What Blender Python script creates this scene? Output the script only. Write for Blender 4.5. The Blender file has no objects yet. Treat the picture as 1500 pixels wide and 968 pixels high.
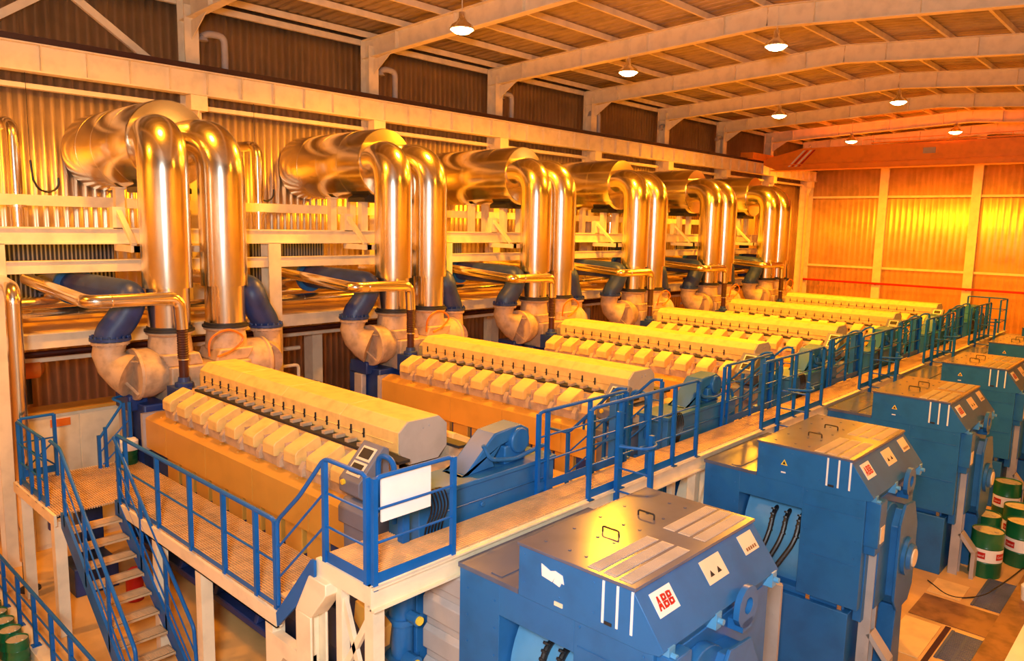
import bpy, bmesh, math, random
from mathutils import Vector, Matrix
random.seed(7)
S = bpy.context.scene
COL = S.collection
PI = math.pi

# ---------------------------------------------------------------- materials
def mat(name, col, rough=.5, metal=0., var=.12, scale=3., bump=0., bscale=40., emit=0., coat=0., dirt=None, spec=.5):
    m = bpy.data.materials.new(name); m.use_nodes = True
    nt = m.node_tree; N = nt.nodes; L = nt.links
    b = N['Principled BSDF']
    b.inputs['Roughness'].default_value = rough
    b.inputs['Metallic'].default_value = metal
    b.inputs['Specular IOR Level'].default_value = spec
    if coat: b.inputs['Coat Weight'].default_value = coat; b.inputs['Coat Roughness'].default_value = .15
    tc = N.new('ShaderNodeTexCoord')
    nz = N.new('ShaderNodeTexNoise'); nz.inputs['Scale'].default_value = scale; nz.inputs['Detail'].default_value = 5
    L.new(tc.outputs['Object'], nz.inputs['Vector'])
    cr = N.new('ShaderNodeValToRGB')
    c = list(col)
    lo = [max(0, x*(1-var)) for x in c] if dirt is None else list(dirt)
    hi = [min(1, x*(1+var*.5)) for x in c]
    cr.color_ramp.elements[0].position = .32; cr.color_ramp.elements[0].color = (*lo, 1)
    cr.color_ramp.elements[1].position = .55; cr.color_ramp.elements[1].color = (*hi, 1)
    L.new(nz.outputs['Fac'], cr.inputs['Fac'])
    L.new(cr.outputs['Color'], b.inputs['Base Color'])
    if bump:
        n2 = N.new('ShaderNodeTexNoise'); n2.inputs['Scale'].default_value = bscale
        L.new(tc.outputs['Object'], n2.inputs['Vector'])
        bp = N.new('ShaderNodeBump'); bp.inputs['Strength'].default_value = bump; bp.inputs['Distance'].default_value = .02
        L.new(n2.outputs['Fac'], bp.inputs['Height']); L.new(bp.outputs['Normal'], b.inputs['Normal'])
    if emit:
        b.inputs['Emission Color'].default_value = (*col, 1); b.inputs['Emission Strength'].default_value = emit
    return m

M = dict(
    cream=mat('cream_paint', (.86, .74, .52), .45, var=.10),
    blue=mat('blue_paint', (.020, .142, .400), .36, var=.12, spec=.35),
    railblue=mat('rail_blue_paint', (.006, .115, .430), .38, var=.15, spec=.25),
    dblue=mat('engine_blue_paint', (.016, .045, .190), .42, var=.25),
    lblue=mat('stator_blue_paint', (.10, .34, .62), .35, var=.08),
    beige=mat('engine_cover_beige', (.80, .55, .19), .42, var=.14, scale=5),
    grey=mat('grey_panel', (.46, .42, .40), .45, var=.1),
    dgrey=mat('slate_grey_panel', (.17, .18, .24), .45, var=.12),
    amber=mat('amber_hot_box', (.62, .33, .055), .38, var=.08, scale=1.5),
    cast=mat('cast_beige', (.52, .38, .25), .5, var=.22, scale=6, bump=.15, bscale=60),
    alu=mat('aluminium_cladding', (.86, .76, .62), .20, 1., var=.05, scale=2, bump=.05, bscale=4),
    aluw=mat('aluminium_wall_foil', (.74, .58, .38), .36, .85, var=.12, scale=1.2, bump=.10, bscale=6),
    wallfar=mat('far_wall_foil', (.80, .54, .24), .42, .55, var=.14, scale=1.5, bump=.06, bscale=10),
    foil=mat('roof_foil', (.46, .36, .26), .55, .25, var=.2, scale=2, bump=.08, bscale=12),
    galv=mat('hood_top_sheet', (.105, .120, .190), .20, .0, var=.12, scale=2, bump=.03, bscale=3, spec=.4),
    bright=mat('bright_metal', (.8, .8, .82), .25, 1., var=.04),
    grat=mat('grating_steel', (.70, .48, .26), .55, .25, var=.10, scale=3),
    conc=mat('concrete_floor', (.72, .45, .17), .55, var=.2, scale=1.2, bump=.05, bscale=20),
    rust=mat('rusty_plate', (.30, .15, .05), .55, .2, var=.4, scale=3),
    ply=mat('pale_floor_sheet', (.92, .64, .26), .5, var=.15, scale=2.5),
    black=mat('black_rubber', (.012, .012, .014), .4, var=.3),
    maroon=mat('maroon_bellows', (.055, .012, .010), .5, var=.2),
    railmar=mat('conductor_rail', (.045, .012, .010), .5, var=.2),
    green=mat('drum_green', (.008, .13, .045), .3, var=.1),
    lid=mat('drum_lid', (.60, .52, .36), .35, .4, var=.2, scale=8),
    white=mat('white_board', (.90, .90, .88), .4, var=.03),
    red=mat('red_paint', (.55, .012, .010), .35, var=.1),
    orange=mat('crane_orange', (.95, .32, .025), .4, var=.08),
    oran2=mat('valve_orange', (.80, .20, .02), .4, var=.1),
    plate=mat('sign_plate', (.86, .72, .52), .4, var=.05),
    yellow=mat('yellow_plate', (.95, .66, .05), .4, var=.05),
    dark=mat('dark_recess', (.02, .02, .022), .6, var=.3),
    glow=mat('sodium_lamp_glass', (1., .62, .22), .4, emit=45., var=0.),
)

# ---------------------------------------------------------------- mesh builder
class MB:
    def __init__(s): s.v = []; s.f = []
    def add(s, vs, fs):
        o = len(s.v); s.v += [tuple(v) for v in vs]; s.f += [tuple(i+o for i in f) for f in fs]; return s
    def box(s, x0, x1, y0, y1, z0, z1):
        return s.add([(x, y, z) for z in (z0, z1) for y in (y0, y1) for x in (x0, x1)],
                     [(0, 2, 3, 1), (4, 5, 7, 6), (0, 1, 5, 4), (2, 6, 7, 3), (0, 4, 6, 2), (1, 3, 7, 5)])
    def bar(s, a, b, w, h=None, up=(0, 0, 1)):
        """rectangular bar from a to b, w across, h along the up direction"""
        h = w if h is None else h
        a = Vector(a); b = Vector(b); d = (b-a).normalized(); u = Vector(up)
        if abs(d.dot(u)) > .98: u = Vector((0, 1, 0))
        r = d.cross(u).normalized(); u = r.cross(d).normalized()
        vs = [p + r*(sx*w/2) + u*(sy*h/2) for p in (a, b) for sx, sy in ((-1, -1), (1, -1), (1, 1), (-1, 1))]
        return s.add(vs, [(0, 3, 2, 1), (4, 5, 6, 7), (0, 1, 5, 4), (1, 2, 6, 5), (2, 3, 7, 6), (3, 0, 4, 7)])
    def prism(s, prof, axis, a, b):
        """closed profile; axis 'x': prof=(y,z); 'y': prof=(x,z); 'z': prof=(x,y)"""
        def P(p, t): return {'x': (t, p[0], p[1]), 'y': (p[0], t, p[1]), 'z': (p[0], p[1], t)}[axis]
        n = len(prof)
        vs = [P(p, a) for p in prof] + [P(p, b) for p in prof]
        fs = [tuple(range(n)), tuple(range(2*n-1, n-1, -1))] + [(i, i+n, (i+1) % n+n, (i+1) % n) for i in range(n)]
        return s.add(vs, fs)
    def tube(s, pts, r, n=12, caps=True):
        pts = [Vector(p) for p in pts]; m = len(pts)
        rs = r if isinstance(r, (list, tuple)) else [r]*m
        T = []
        for i in range(m):
            t = (pts[min(i+1, m-1)]-pts[max(i-1, 0)])
            T.append(t.normalized() if t.length > 1e-9 else (T[-1] if T else Vector((0, 0, 1))))
        u = Vector((0, 0, 1)) if abs(T[0].z) < .9 else Vector((1, 0, 0))
        u = (u - T[0]*u.dot(T[0])).normalized()
        vs = []
        for i in range(m):
            u = u - T[i]*u.dot(T[i])
            u = u.normalized() if u.length > 1e-6 else T[i].orthogonal().normalized()
            w = T[i].cross(u)
            k = 1.
            if 0 < i < m-1:
                c = (pts[i]-pts[i-1]).normalized().dot((pts[i+1]-pts[i]).normalized()); k = 1
            vs += [pts[i] + (u*math.cos(2*PI*j/n) + w*math.sin(2*PI*j/n))*rs[i]*k for j in range(n)]
        fs = [(i*n+j, i*n+(j+1) % n, (i+1)*n+(j+1) % n, (i+1)*n+j) for i in range(m-1) for j in range(n)]
        if caps: fs += [tuple(range(n-1, -1, -1)), tuple(range((m-1)*n, m*n))]
        return s.add(vs, fs)
    def cyl(s, a, b, r, n=16): return s.tube([a, b], r, n)
    def lathe(s, c, axis, prof, n=24):
        """prof: (t along axis, radius)"""
        d = Vector({'x': (1, 0, 0), 'y': (0, 1, 0), 'z': (0, 0, 1)}[axis]); c = Vector(c)
        u = Vector((0, 0, 1)) if axis != 'z' else Vector((1, 0, 0)); w = d.cross(u)
        vs = [c + d*t + (u*math.cos(2*PI*j/n)+w*math.sin(2*PI*j/n))*r for t, r in prof for j in range(n)]
        m = len(prof)
        fs = [(i*n+j, i*n+(j+1) % n, (i+1)*n+(j+1) % n, (i+1)*n+j) for i in range(m-1) for j in range(n)]
        fs += [tuple(range(n-1, -1, -1)), tuple(range((m-1)*n, m*n))]
        return s.add(vs, fs)
    def build(s, name, m, parent=None, origin=None, bevel=0., smooth=30):
        me = bpy.data.meshes.new(name)
        if parent is not None: org = wloc(parent) if origin is None else Vector(origin)
        elif origin is not None: org = Vector(origin)
        else:
            xs, ys, zs = zip(*s.v); org = Vector(((min(xs)+max(xs))/2, (min(ys)+max(ys))/2, min(zs)))
        me.from_pydata([tuple(Vector(v)-org) for v in s.v], [], s.f)
        bm = bmesh.new(); bm.from_mesh(me); bmesh.ops.recalc_face_normals(bm, faces=bm.faces); bm.to_mesh(me); bm.free()
        me.materials.append(M[m] if isinstance(m, str) else m)
        for p in me.polygons: p.use_smooth = True
        me.set_sharp_from_angle(angle=math.radians(smooth))
        o = bpy.data.objects.new(name, me); COL.objects.link(o)
        if parent is not None:
            o.parent = parent; o.location = org - wloc(parent)
        else: o.location = org
        if bevel:
            b = o.modifiers.new('edge', 'BEVEL'); b.width = bevel; b.segments = 2; b.limit_method = 'ANGLE'; b.angle_limit = math.radians(35)
        return o

def wloc(o):
    v = Vector((0, 0, 0))
    while o is not None: v += o.location; o = o.parent
    return v
def bend(pts, r, n=8):
    """round the corners of a polyline"""
    pts = [Vector(p) for p in pts]; out = [pts[0]]
    for i in range(1, len(pts)-1):
        a, b, c = pts[i-1], pts[i], pts[i+1]
        d1 = (a-b); d2 = (c-b); l = min(r, d1.length*.49 if i > 1 else d1.length*.98, d2.length*.49 if i < len(pts)-2 else d2.length*.98)
        p = b+d1.normalized()*l; q = b+d2.normalized()*l
        for k in range(n+1):
            t = k/n; out.append(p*(1-t)**2 + b*2*t*(1-t) + q*t*t)
    out.append(pts[-1]); return out
def arc(c, r, a0, a1, n, plane='xz'):
    o = []
    for k in range(n+1):
        a = math.radians(a0+(a1-a0)*k/n); x, y = c[0]+r*math.cos(a), c[1]+r*math.sin(a); o.append((x, y))
    return o
def empty(name, loc, label, cat, group=None):
    o = bpy.data.objects.new(name, None); COL.objects.link(o); o.location = loc; o.empty_display_size = .3
    return tag(o, label, cat, group)
def tag(o, label, cat, group=None, kind=None):
    o['label'] = label; o['category'] = cat
    if group: o['group'] = group
    if kind: o['kind'] = kind
    return o
def struct(o, label=None, cat=None):
    o['kind'] = 'structure'
    if label: o['label'] = label; o['category'] = cat
    return o
KIDS = {}
def kids(o): return [c for c in bpy.data.objects if c.parent is o]
def copy_tree(o, parent=None, cache=None):
    if cache is None:
        cache = {}
        for c in bpy.data.objects:
            if c.parent: cache.setdefault(c.parent.name, []).append(c)
    c = o.copy(); COL.objects.link(c)
    if parent is not None: c.parent = parent
    for ch in cache.get(o.name, []): copy_tree(ch, c, cache)
    return c

DY = [0, 5.27, 10.32, 15.30, 20.30, 25.30]           # the six gensets, measured along the hall
def repeat(root, labels, group, offs=DY):
    root['group'] = group; root['label'] = labels[0]
    out = [root]
    for i in range(1, len(labels)):
        c = copy_tree(root); c.location = root.location + Vector((0, offs[i]-offs[0], 0)); c['label'] = labels[i]; out.append(c)
    return out
ORD = ['first', 'second', 'third', 'fourth', 'fifth', 'sixth']
WHERE = ['nearest the stairs', 'second from the stairs', 'third from the stairs', 'third from the far wall', 'second from the far wall', 'nearest the far wall']

# ================================================================ SETTING
XW, XR, YN, YF = -18.95, 1.3, -4.0, 45.8
ZC = 6.43
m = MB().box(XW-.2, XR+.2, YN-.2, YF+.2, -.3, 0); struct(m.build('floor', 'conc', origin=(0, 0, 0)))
def corrug(name, along, a0, a1, fixed, z0, z1f, pitch, depth, sign, m):
    b = MB(); n = int((a1-a0)/pitch); vs = []; prof = [(0, 0), (.52, 0), (.62, 1), (.90, 1)]
    pts = []
    for i in range(n+1):
        for t, d in prof:
            a = a0 + (i+t)*pitch
            if a <= a1: pts.append((a, d*depth*sign))
    for a, d in pts:
        z1 = z1f(a)
        p = (fixed+d, a) if along == 'y' else (a, fixed+d)
        vs += [(p[0], p[1], z0), (p[0], p[1], z1)]
    fs = [(2*i, 2*i+2, 2*i+3, 2*i+1) for i in range(len(pts)-1)]
    b.add(vs, fs)
    o = b.build(name, m, origin=(0, 0, 0), smooth=20)
    s = o.modifiers.new('thick', 'SOLIDIFY'); s.thickness = .01
    return struct(o)
RIDGE = -9.0
def zraf(x):                                           # underside of the rafters
    return 11.08 + (.040*(x+18.2) if x < RIDGE else .040*(RIDGE+18.2) - .075*(x-RIDGE))
corrug('wall_left', 'y', YN, YF, XW, 0, lambda a: 11.86, .20, .022, 1, 'aluw')
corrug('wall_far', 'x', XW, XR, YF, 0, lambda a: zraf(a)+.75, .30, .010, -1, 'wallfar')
corrug('wall_right', 'y', YN, YF, XR, 0, lambda a: zraf(XR)+.75, .60, .05, -1, 'aluw')
corrug('wall_near', 'x', XW, XR, YN, 0, lambda a: zraf(a)+.75, .60, .05, 1, 'aluw')
# ceiling: ribbed deck
cb = MB(); xs = [XW]+[RIDGE]+[XR]
y = YN; pts = []
while y < YF:
    for t, d in ((0, 0), (.16, 0), (.18, .02), (.28, .02)): pts.append((y+t, d))
    y += .30
vs = []
for (yy, d) in pts:
    for x in xs: vs.append((x, yy, zraf(x)+.70+d))
fs = []
for i in range(len(pts)-1):
    for j in (0, 1): fs.append((i*3+j, i*3+j+1, i*3+j+4, i*3+j+3))
cb.add(vs, fs); o = cb.build('ceiling', 'foil', origin=(0, 0, 0), smooth=20); struct(o)
s = o.modifiers.new('thick', 'SOLIDIFY'); s.thickness = .02; s.offset = 1

# roof frames -------------------------------------------------------------
FRY = [3.15, 8.40, 13.65, 18.80, 24.05, 29.30, 34.55, 39.80, 44.90]
for i, fy in enumerate(FRY):
    b = MB()
    for xa, xb in ((-18.75, RIDGE), (RIDGE, XR-.1)):
        za, zb = zraf(xa), zraf(xb)
        b.bar((xa, fy, za+.26), (xb, fy, zb+.26), .012, .50)                     # web
        b.bar((xa, fy, za+.01), (xb, fy, zb+.01), .24, .02)                      # flanges
        b.bar((xa, fy, za+.51), (xb, fy, zb+.51), .24, .02)
    x = -17.2
    while x < XR-.5:                                                             # web stiffeners
        z = zraf(x); b.box(x-.006, x+.006, fy-.11, fy+.11, z+.03, z+.49); x += 2.35
    struct(b.build('roof_rafter', 'cream'))
    # columns carrying the crane runway
    b = MB()
    b.box(-18.72, -18.70, fy-.15, fy+.15, 0, zraf(-18.5)+.5); b.box(-18.71, -18.31, fy-.008, fy+.008, 0, zraf(-18.5)+.5)
    b.box(-18.32, -18.30, fy-.17, fy+.17, 0, zraf(-18.5)+.3)
    b.prism([(-18.30, 11.02), (-18.30, 10.6), (-17.5, 11.1)], 'y', fy-.01, fy+.01)  # haunch
    struct(b.build('wall_column', 'cream'))
    b = MB(); b.box(-18.30, -18.02, fy-.20, fy+.20, 8.95, 9.30); b.prism([(-18.30, 8.95), (-18.05, 8.95), (-18.30, 8.5)], 'y', fy-.02, fy+.02)
    struct(b.build('column_bracket', 'cream'))
# purlins
x = -18.4; k = 0
while x < XR:
    z = zraf(x)+.525
    b = MB(); b.box(x-.035, x+.035, YN+.1, YF-.15, z, z+.15)
    struct(b.build('roof_purlin', 'cream')); x += 1.55 if x < RIDGE-1.6 or x > RIDGE else 1.35
b = MB(); b.box(-18.86, -18.76, YN+.1, YF-.15, 11.45, 11.6); struct(b.build('eave_beam', 'cream'))
# crane runway girder
b = MB()
b.box(-18.20, -18.17, YN+.2, 45.6, 9.33, 9.86); b.box(-18.34, -18.04, YN+.2, 45.6, 9.31, 9.34); b.box(-18.34, -18.04, YN+.2, 45.6, 9.85, 9.88)
y = YN+.4
while y < 45.5: b.box(-18.17, -18.07, y-.006, y+.006, 9.34, 9.85); y += .875
struct(b.build('runway_girder', 'cream'))
b = MB(); b.box(-18.26, -18.10, YN+.2, 45.6, 9.88, 10.02)
y = YN+.6
while y < 45: b.box(-18.14, -18.08, y-.04, y+.04, 9.89, 9.95); y += .9
struct(b.build('runway_rail', 'railmar'))
b = MB(); b.box(-18.8, -18.6, YN+.3, 45.4, 9.05, 9.15); struct(b.build('cable_tray', 'cream'))
# wall bracing in the near bay
for a, c in (((-18.55, 8.25, 9.5), (-18.55, 4.6, 12.0)), ((-18.55, 3.3, 9.5), (-18.55, 6.8, 12.0))):
    d = Vector(c)-Vector(a); t = (11.45-9.5)/d.z
    b = MB(); b.bar(a, Vector(a)+d*t, .16, .10, up=(1, 0, 0)); struct(b.build('wall_brace', 'cream'))
# end of the hall: posts, girts, red pipe
for px in (-18.5, -14.3, -9.75, -5.1, -.5):
    b = MB(); b.box(px-.22, px+.22, YF-.30, YF-.28, 0, zraf(px)+.5); b.box(px-.008, px+.008, YF-.28, YF-.08, 0, zraf(px)+.5)
    b.box(px-.2, px+.2, YF-.09, YF-.07, 0, zraf(px)+.5)
    struct(b.build('end_wall_post', 'cream'))
for z in (8.42, 4.45):
    b = MB(); b.box(XW+.2, XR-.2, YF-.17, YF-.07, z-.06, z+.06); struct(b.build('wall_girt', 'cream'))
b = MB(); b.tube([(XW+.4, YF-.42, 3.58), (XR-.3, YF-.42, 3.58)], .06, 10)
for px in (-18.5, -14.3, -9.75, -5.1): b.box(px-.03, px+.03, YF-.42, YF-.28, 3.50, 3.54)
tag(b.build('sprinkler_pipe', 'red'), 'thin red pipe running level across the far wall', 'pipe')

# ================================================================ CRANE
cr = empty('overhead_crane', (-8.5, 38.2, 9.5), 'orange overhead bridge crane spanning the hall before the far wall', 'crane')
b = MB(); b.prism([(-17.9, 9.75), (-17.2, 9.47), (1.0, 9.47), (1.0, 10.5), (-15.9, 10.5), (-17.4, 10.15), (-17.9, 10.0)], 'y', 38.0, 38.5)
b.box(-17.5, 1.0, 37.9, 38.6, 9.44, 9.48); b.box(-17.2, 1.0, 37.93, 37.99, 9.7, 9.74); b.build('girder', 'orange', cr, bevel=.01)
b = MB(); b.box(-18.5, -17.8, 36.6, 39.8, 9.98, 10.3)
for wy in (37, 39.4): b.cyl((-18.3, wy, 10.10), (-18.08, wy, 10.10), .12, 16)
b.build('end_carriage', 'orange', cr, bevel=.02)
for k in range(4):
    x = -15.75+.17*k; b = MB(); b.prism([(x-.85, 9.62), (x-.75, 9.62), (x, 10.4), (x-.10, 10.4)], 'y', 37.985, 38.0)
    b.build('stripe', 'red' if k % 2 else 'white', cr)
b = MB(); b.box(-12.6, 1, 37.8, 37.9, 10.52, 10.58); b.cyl((-13, 37.85, 10.72), (1, 37.85, 10.72), .012, 6)
for k in range(8): b.cyl((-13+2*k, 37.85, 10.5), (-13+2*k, 37.85, 10.72), .012, 6)
b.build('walk_rail', 'orange', cr)
b = MB(); b.box(-10.4, -9.9, 37.97, 38.0, 10.0, 10.25); b.build('nameplate', 'grey', cr)

# ================================================================ LAMPS
def lamp(x, y, label):
    z = min(zraf(x), 11.4)
    r = empty('high_bay_lamp', (x, y, z-.45), label, 'lamp', 'high bay lamps under the roof')
    MB().lathe((x, y, z-.45), 'z', [(0, .28), (.02, .29), (.10, .24), (.18, .12), (.26, .08), (.38, .08)], 20).build('shade', 'bright', r)
    MB().lathe((x, y, z-.45), 'z', [(-.10, .06), (-.07, .17), (-.001, .265)], 20).build('lens', 'glow', r)
    MB().cyl((x, y, z-.04), (x, y, z+.5), .012, 6).build('hanger', 'cream', r)
    ld = bpy.data.lights.new('sodium', 'SPOT'); ld.spot_size = math.radians(172); ld.spot_blend = .45; ld.energy = LAMPW; ld.color = SODIUM; ld.shadow_soft_size = .28
    lo = bpy.data.objects.new('sodium_bulb', ld); COL.objects.link(lo); lo.parent = r; lo.location = (0, 0, -.36)
    if y < 8: ld.energy *= .6
    if x > -5: ld.energy *= .6
LAMPW = 2700; SODIUM = (1., .36, .005)
LP = [(-13.3, 12.4, 'high bay lamp over the second engine, at the top edge of the photo'), (-13.1, 18.75, 'high bay lamp under the rafter over the third engine'),
      (-8.7, 18.75, 'high bay lamp near the ridge, third rafter back from the photo top'), (-13.2, 29.1, 'high bay lamp on the left slope over the fifth engine'),
      (-8.9, 29.1, 'high bay lamp near the ridge, right of the lamp over the fifth engine'), (-13.9, 38.9, 'leftmost lamp just above the orange crane'),
      (-9.4, 38.9, 'rightmost lamp just above the orange crane'),
      (-13.3, -1.0, 'high bay lamp behind the camera on the left slope, out of the frame'),
      (-13.3, 5.5, 'high bay lamp over the first engine, out of the frame'),
      (-2.2, 12.0, 'right slope lamp added to brighten the drums and floor, out of the frame'),  # unseen lamp, added to brighten the drum area and floor on the right
      (-4.0, 29.1, 'right slope lamp over the fifth generator, out of the frame')]
for a in LP: lamp(*a)

# ================================================================ ENGINES
def make_engine():
    E = empty('engine', (-10.5, 6.5, 0), '', 'engine')
    b = MB(); b.box(-14.6, -6.95, 5.45, 7.55, .35, 2.30); b.box(-14.9, -6.9, 5.75, 7.25, 0, .36)
    for k in range(10): b.box(-13.3+.62*k, -12.85+.62*k, 5.39, 5.45, .75, 1.35); b.cyl((-13.08+.62*k, 5.34, 1.7), (-13.08+.62*k, 5.45, 1.7), .14, 12)
    b.box(-14.5, -7.0, 5.25, 5.45, .30, .42)
    for k in range(6): b.prism([(5.25, .42), (5.45, .42), (5.45, .95)], 'x', -14.0+1.3*k, -13.9+1.3*k)
    b.build('crankcase', 'dblue', E, bevel=.02)
    for sgn in (1, -1):
        f = lambda y: y if sgn == 1 else 13-y
        b = MB(); b.prism([(f(5.27), 2.31), (f(5.27), 2.84), (f(5.30), 2.87), (f(5.47), 2.93), (f(5.62), 2.93), (f(5.62), 2.31)], 'x', -13.88, -7.60)
        for k in range(4): b.box(-13.05+1.5*k, -13.035+1.5*k, *sorted((f(5.262), f(5.27))), 2.33, 2.83)
        for k in range(11): b.cyl((-13.5+.56*k, f(5.4), 2.90), (-13.5+.56*k, f(5.4), 2.925), .022, 8)
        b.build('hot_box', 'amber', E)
        b = MB(); b.box(-13.97, -13.88, *sorted((f(5.22), f(5.62))), 2.25, 2.93); b.build('end_plate', 'grey', E)
        # little camshaft doors under the hot box
        for k in range(9):
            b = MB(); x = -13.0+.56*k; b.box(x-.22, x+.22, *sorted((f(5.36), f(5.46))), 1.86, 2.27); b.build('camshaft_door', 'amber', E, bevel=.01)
        # cylinder head row with the ten tilted covers
        X0, PT = -13.03, .576
        b = MB(); b.prism([(f(6.06), 2.90), (f(5.46), 2.90), (f(5.43), 3.08), (f(5.50), 3.12), (f(5.76), 3.26), (f(5.80), 3.36), (f(6.06), 3.38)], 'x', X0-.40, X0+9.4*PT)
        for k in range(10):
            x = X0+PT*k
            b.prism([(f(5.45), 2.96), (f(5.385), 2.96), (f(5.385), 3.06), (f(5.45), 3.16)], 'x', x+.03, x+.12)   # little feet
            b.box(x+.10, x+.125, *sorted((f(5.48), f(5.70))), 3.12, 3.30)
        b.build('head_row', 'cast', E)
        for k in range(10):
            x = X0+PT*k; b = MB()
            b.prism([(f(5.80), 3.28), (f(5.77), 3.42), (f(5.73), 3.445), (f(5.40), 3.295), (f(5.365), 3.25), (f(5.365), 3.10), (f(5.46), 3.08)], 'x', x-.315, x)
            c = b.build('cylinder_head_cover', 'beige', E, bevel=.012)
        for k in range(9):
            b = MB(); b.cyl((X0+PT*k+.13, f(5.64), 3.20), (X0+PT*k+.145, f(5.63), 3.26), .03, 8); b.build('injection_plug', 'dark', E)
        # inner valley: toothed bracket strip below the octagonal cover
        b = MB(); pr = []
        for k in range(19): pr += [(-13.2+.285*k, 3.40), (-13.2+.285*k, 3.455), (-13.12+.285*k, 3.455), (-13.12+.285*k, 3.40)]
        b.prism(pr+[(-7.7, 3.40), (-7.7, 3.37), (-13.25, 3.37), (-13.25, 3.40)], 'y', *sorted((f(5.92), f(6.07))))
        b.build('valley_bracket', 'cast', E)
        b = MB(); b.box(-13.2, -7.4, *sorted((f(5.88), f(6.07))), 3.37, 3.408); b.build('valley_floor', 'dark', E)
    # octagonal exhaust cover
    P8 = [(6.08, 3.42), (6.08, 3.70), (6.23, 3.83), (6.77, 3.83), (6.92, 3.70), (6.92, 3.38), (6.76, 3.23), (6.24, 3.23)]
    b = MB(); b.prism(P8, 'x', -13.40, -7.66); b.prism([(6.5+(y-6.5)*1.008, 3.53+(z-3.53)*1.02) for y, z in P8], 'x', -10.6, -10.58)
    b.prism([(6.5+(y-6.5)*1.008, 3.53+(z-3.53)*1.02) for y, z in P8], 'x', -9.0, -8.98); b.prism([(6.5+(y-6.5)*1.008, 3.53+(z-3.53)*1.02) for y, z in P8], 'x', -12.1, -12.08)
    b.box(-13.2, -7.75, 6.062, 6.082, 3.535, 3.55); b.box(-13.2, -7.75, 6.918, 6.938, 3.535, 3.55)
    b.prism([(6.5+(y-6.5)*.8, 3.45+(z-3.53)*.8) for y, z in P8], 'x', -13.62, -13.40)
    b.build('exhaust_cover', 'beige', E, bevel=.008)
    b = MB(); b.prism([(6.5+(y-6.5)*.985, 3.53+(z-3.53)*.98) for y, z in P8], 'x', -7.66, -7.635)
    b.cyl((-7.635, 6.60, 3.72), (-7.62, 6.60, 3.72), .018, 8); b.cyl((-7.635, 6.49, 3.70), (-7.62, 6.49, 3.70), .012, 8)
    b.build('exhaust_cover_end', 'grey', E)
    proto = None
    for k in range(17):
        x = -13.2+.30*k
        if proto is None:
            b = MB(); b.box(x-.009, x+.009, 6.06, 6.08, 3.49, 3.62); b.box(x-.028, x+.028, 6.06, 6.08, 3.535, 3.55)
            proto = b.build('latch', 'dark', E)
        else:
            o = proto.copy(); COL.objects.link(o); o.location.x += .30*k
    # front (generator side) end
    b = MB(); b.box(-6.92, -6.36, 5.35, 7.72, 2.55, 3.34); b.box(-6.95, -6.34, 5.32, 7.75, 3.30, 3.36); b.box(-6.36, -6.34, 5.5, 7.6, 3.08, 3.10)
    b.cyl((-6.36, 6.35, 3.02), (-6.33, 6.35, 3.02), .035, 10); b.box(-7.0, -6.4, 5.35, 7.72, .3, 2.6)
    b.build('charge_air_cooler', 'blue', E, bevel=.015)
    b = MB(); b.box(-7.6, -6.93, 5.7, 7.4, 2.3, 3.18); b.box(-7.55, -6.95, 5.5, 6.0, 3.1, 3.25); b.build('front_housing', 'cast', E, bevel=.02)
    b = MB()                                                                              # water pipe casing on top
    b.prism([(6.12, 3.36), (6.22, 3.36), (6.66, 3.74), (6.74, 3.80), (7.22, 3.84), (7.38, 3.76), (7.40, 3.50), (7.30, 3.50), (7.15, 3.68), (6.85, 3.62), (6.70, 3.46), (6.75, 3.36), (6.0, 3.36)][:-1], 'x', -6.86, -6.52)
    b.cyl((-6.90, 7.16, 3.64), (-6.46, 7.16, 3.64), .17, 20); b.box(-6.8, -6.5, 6.9, 7.3, 3.36, 3.6)
    b.build('water_manifold', 'blue', E, bevel=.02)
    b = MB(); b.tube(bend([(-6.45, 6.45, 3.72), (-6.42, 6.55, 3.52), (-6.42, 7.0, 3.44), (-6.42, 7.62, 3.52), (-6.42, 7.7, 3.36)], .1), .028, 8)
    b.build('water_pipe', 'blue', E)
    b = MB()                                                                              # wiring on the cooler corner
    for k in range(6):
        y = 5.42+.05*k; b.tube(bend([(-6.45, y, 3.36), (-6.30, y, 3.42), (-6.28, y+.06, 3.2), (-6.30, y-.03, 2.98), (-6.34, y, 2.9)], .08, 4), .010, 6)
    b.build('wiring', 'black', E)
    # control panel
    b = MB(); b.prism([(5.16, 3.32), (5.16, 3.16), (5.30, 3.05), (5.62, 3.05), (5.62, 3.68), (5.54, 3.72)], 'x', -7.66, -7.25)
    b.build('control_panel', 'dgrey', E, bevel=.012)
    n = Vector((0, -.40, .38)).normalized(); along = Vector((0, .38, .40)).normalized()
    for t in (.17, .385):
        c = Vector((-7.44, 5.16, 3.32)) + along*t + n*.004
        b = MB(); ex = Vector((1, 0, 0))
        vs = [c+ex*sx*.13+along*sy*.095+n*h for h in (0, .014) for sx, sy in ((-1, -1), (1, -1), (1, 1), (-1, 1))]
        b.add(vs, [(0, 3, 2, 1), (4, 5, 6, 7), (0, 1, 5, 4), (1, 2, 6, 5), (2, 3, 7, 6), (3, 0, 4, 7)]); d = b.build('display', 'plate', E)
        b = MB(); vs = [c+ex*sx*.10+along*sy*.065+n*h for h in (.012, .020) for sx, sy in ((-1, -1), (1, -1), (1, 1), (-1, 1))]
        b.add(vs, [(0, 3, 2, 1), (4, 5, 6, 7), (0, 1, 5, 4), (1, 2, 6, 5), (2, 3, 7, 6), (3, 0, 4, 7)]); b.build('screen', 'dark', d)
    b = MB(); b.lathe((-7.55, 5.15, 3.29), 'y', [(-.03, .02), (-.025, .035), (.01, .035)], 12); b.build('stop_button', 'yellow', E)
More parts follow.
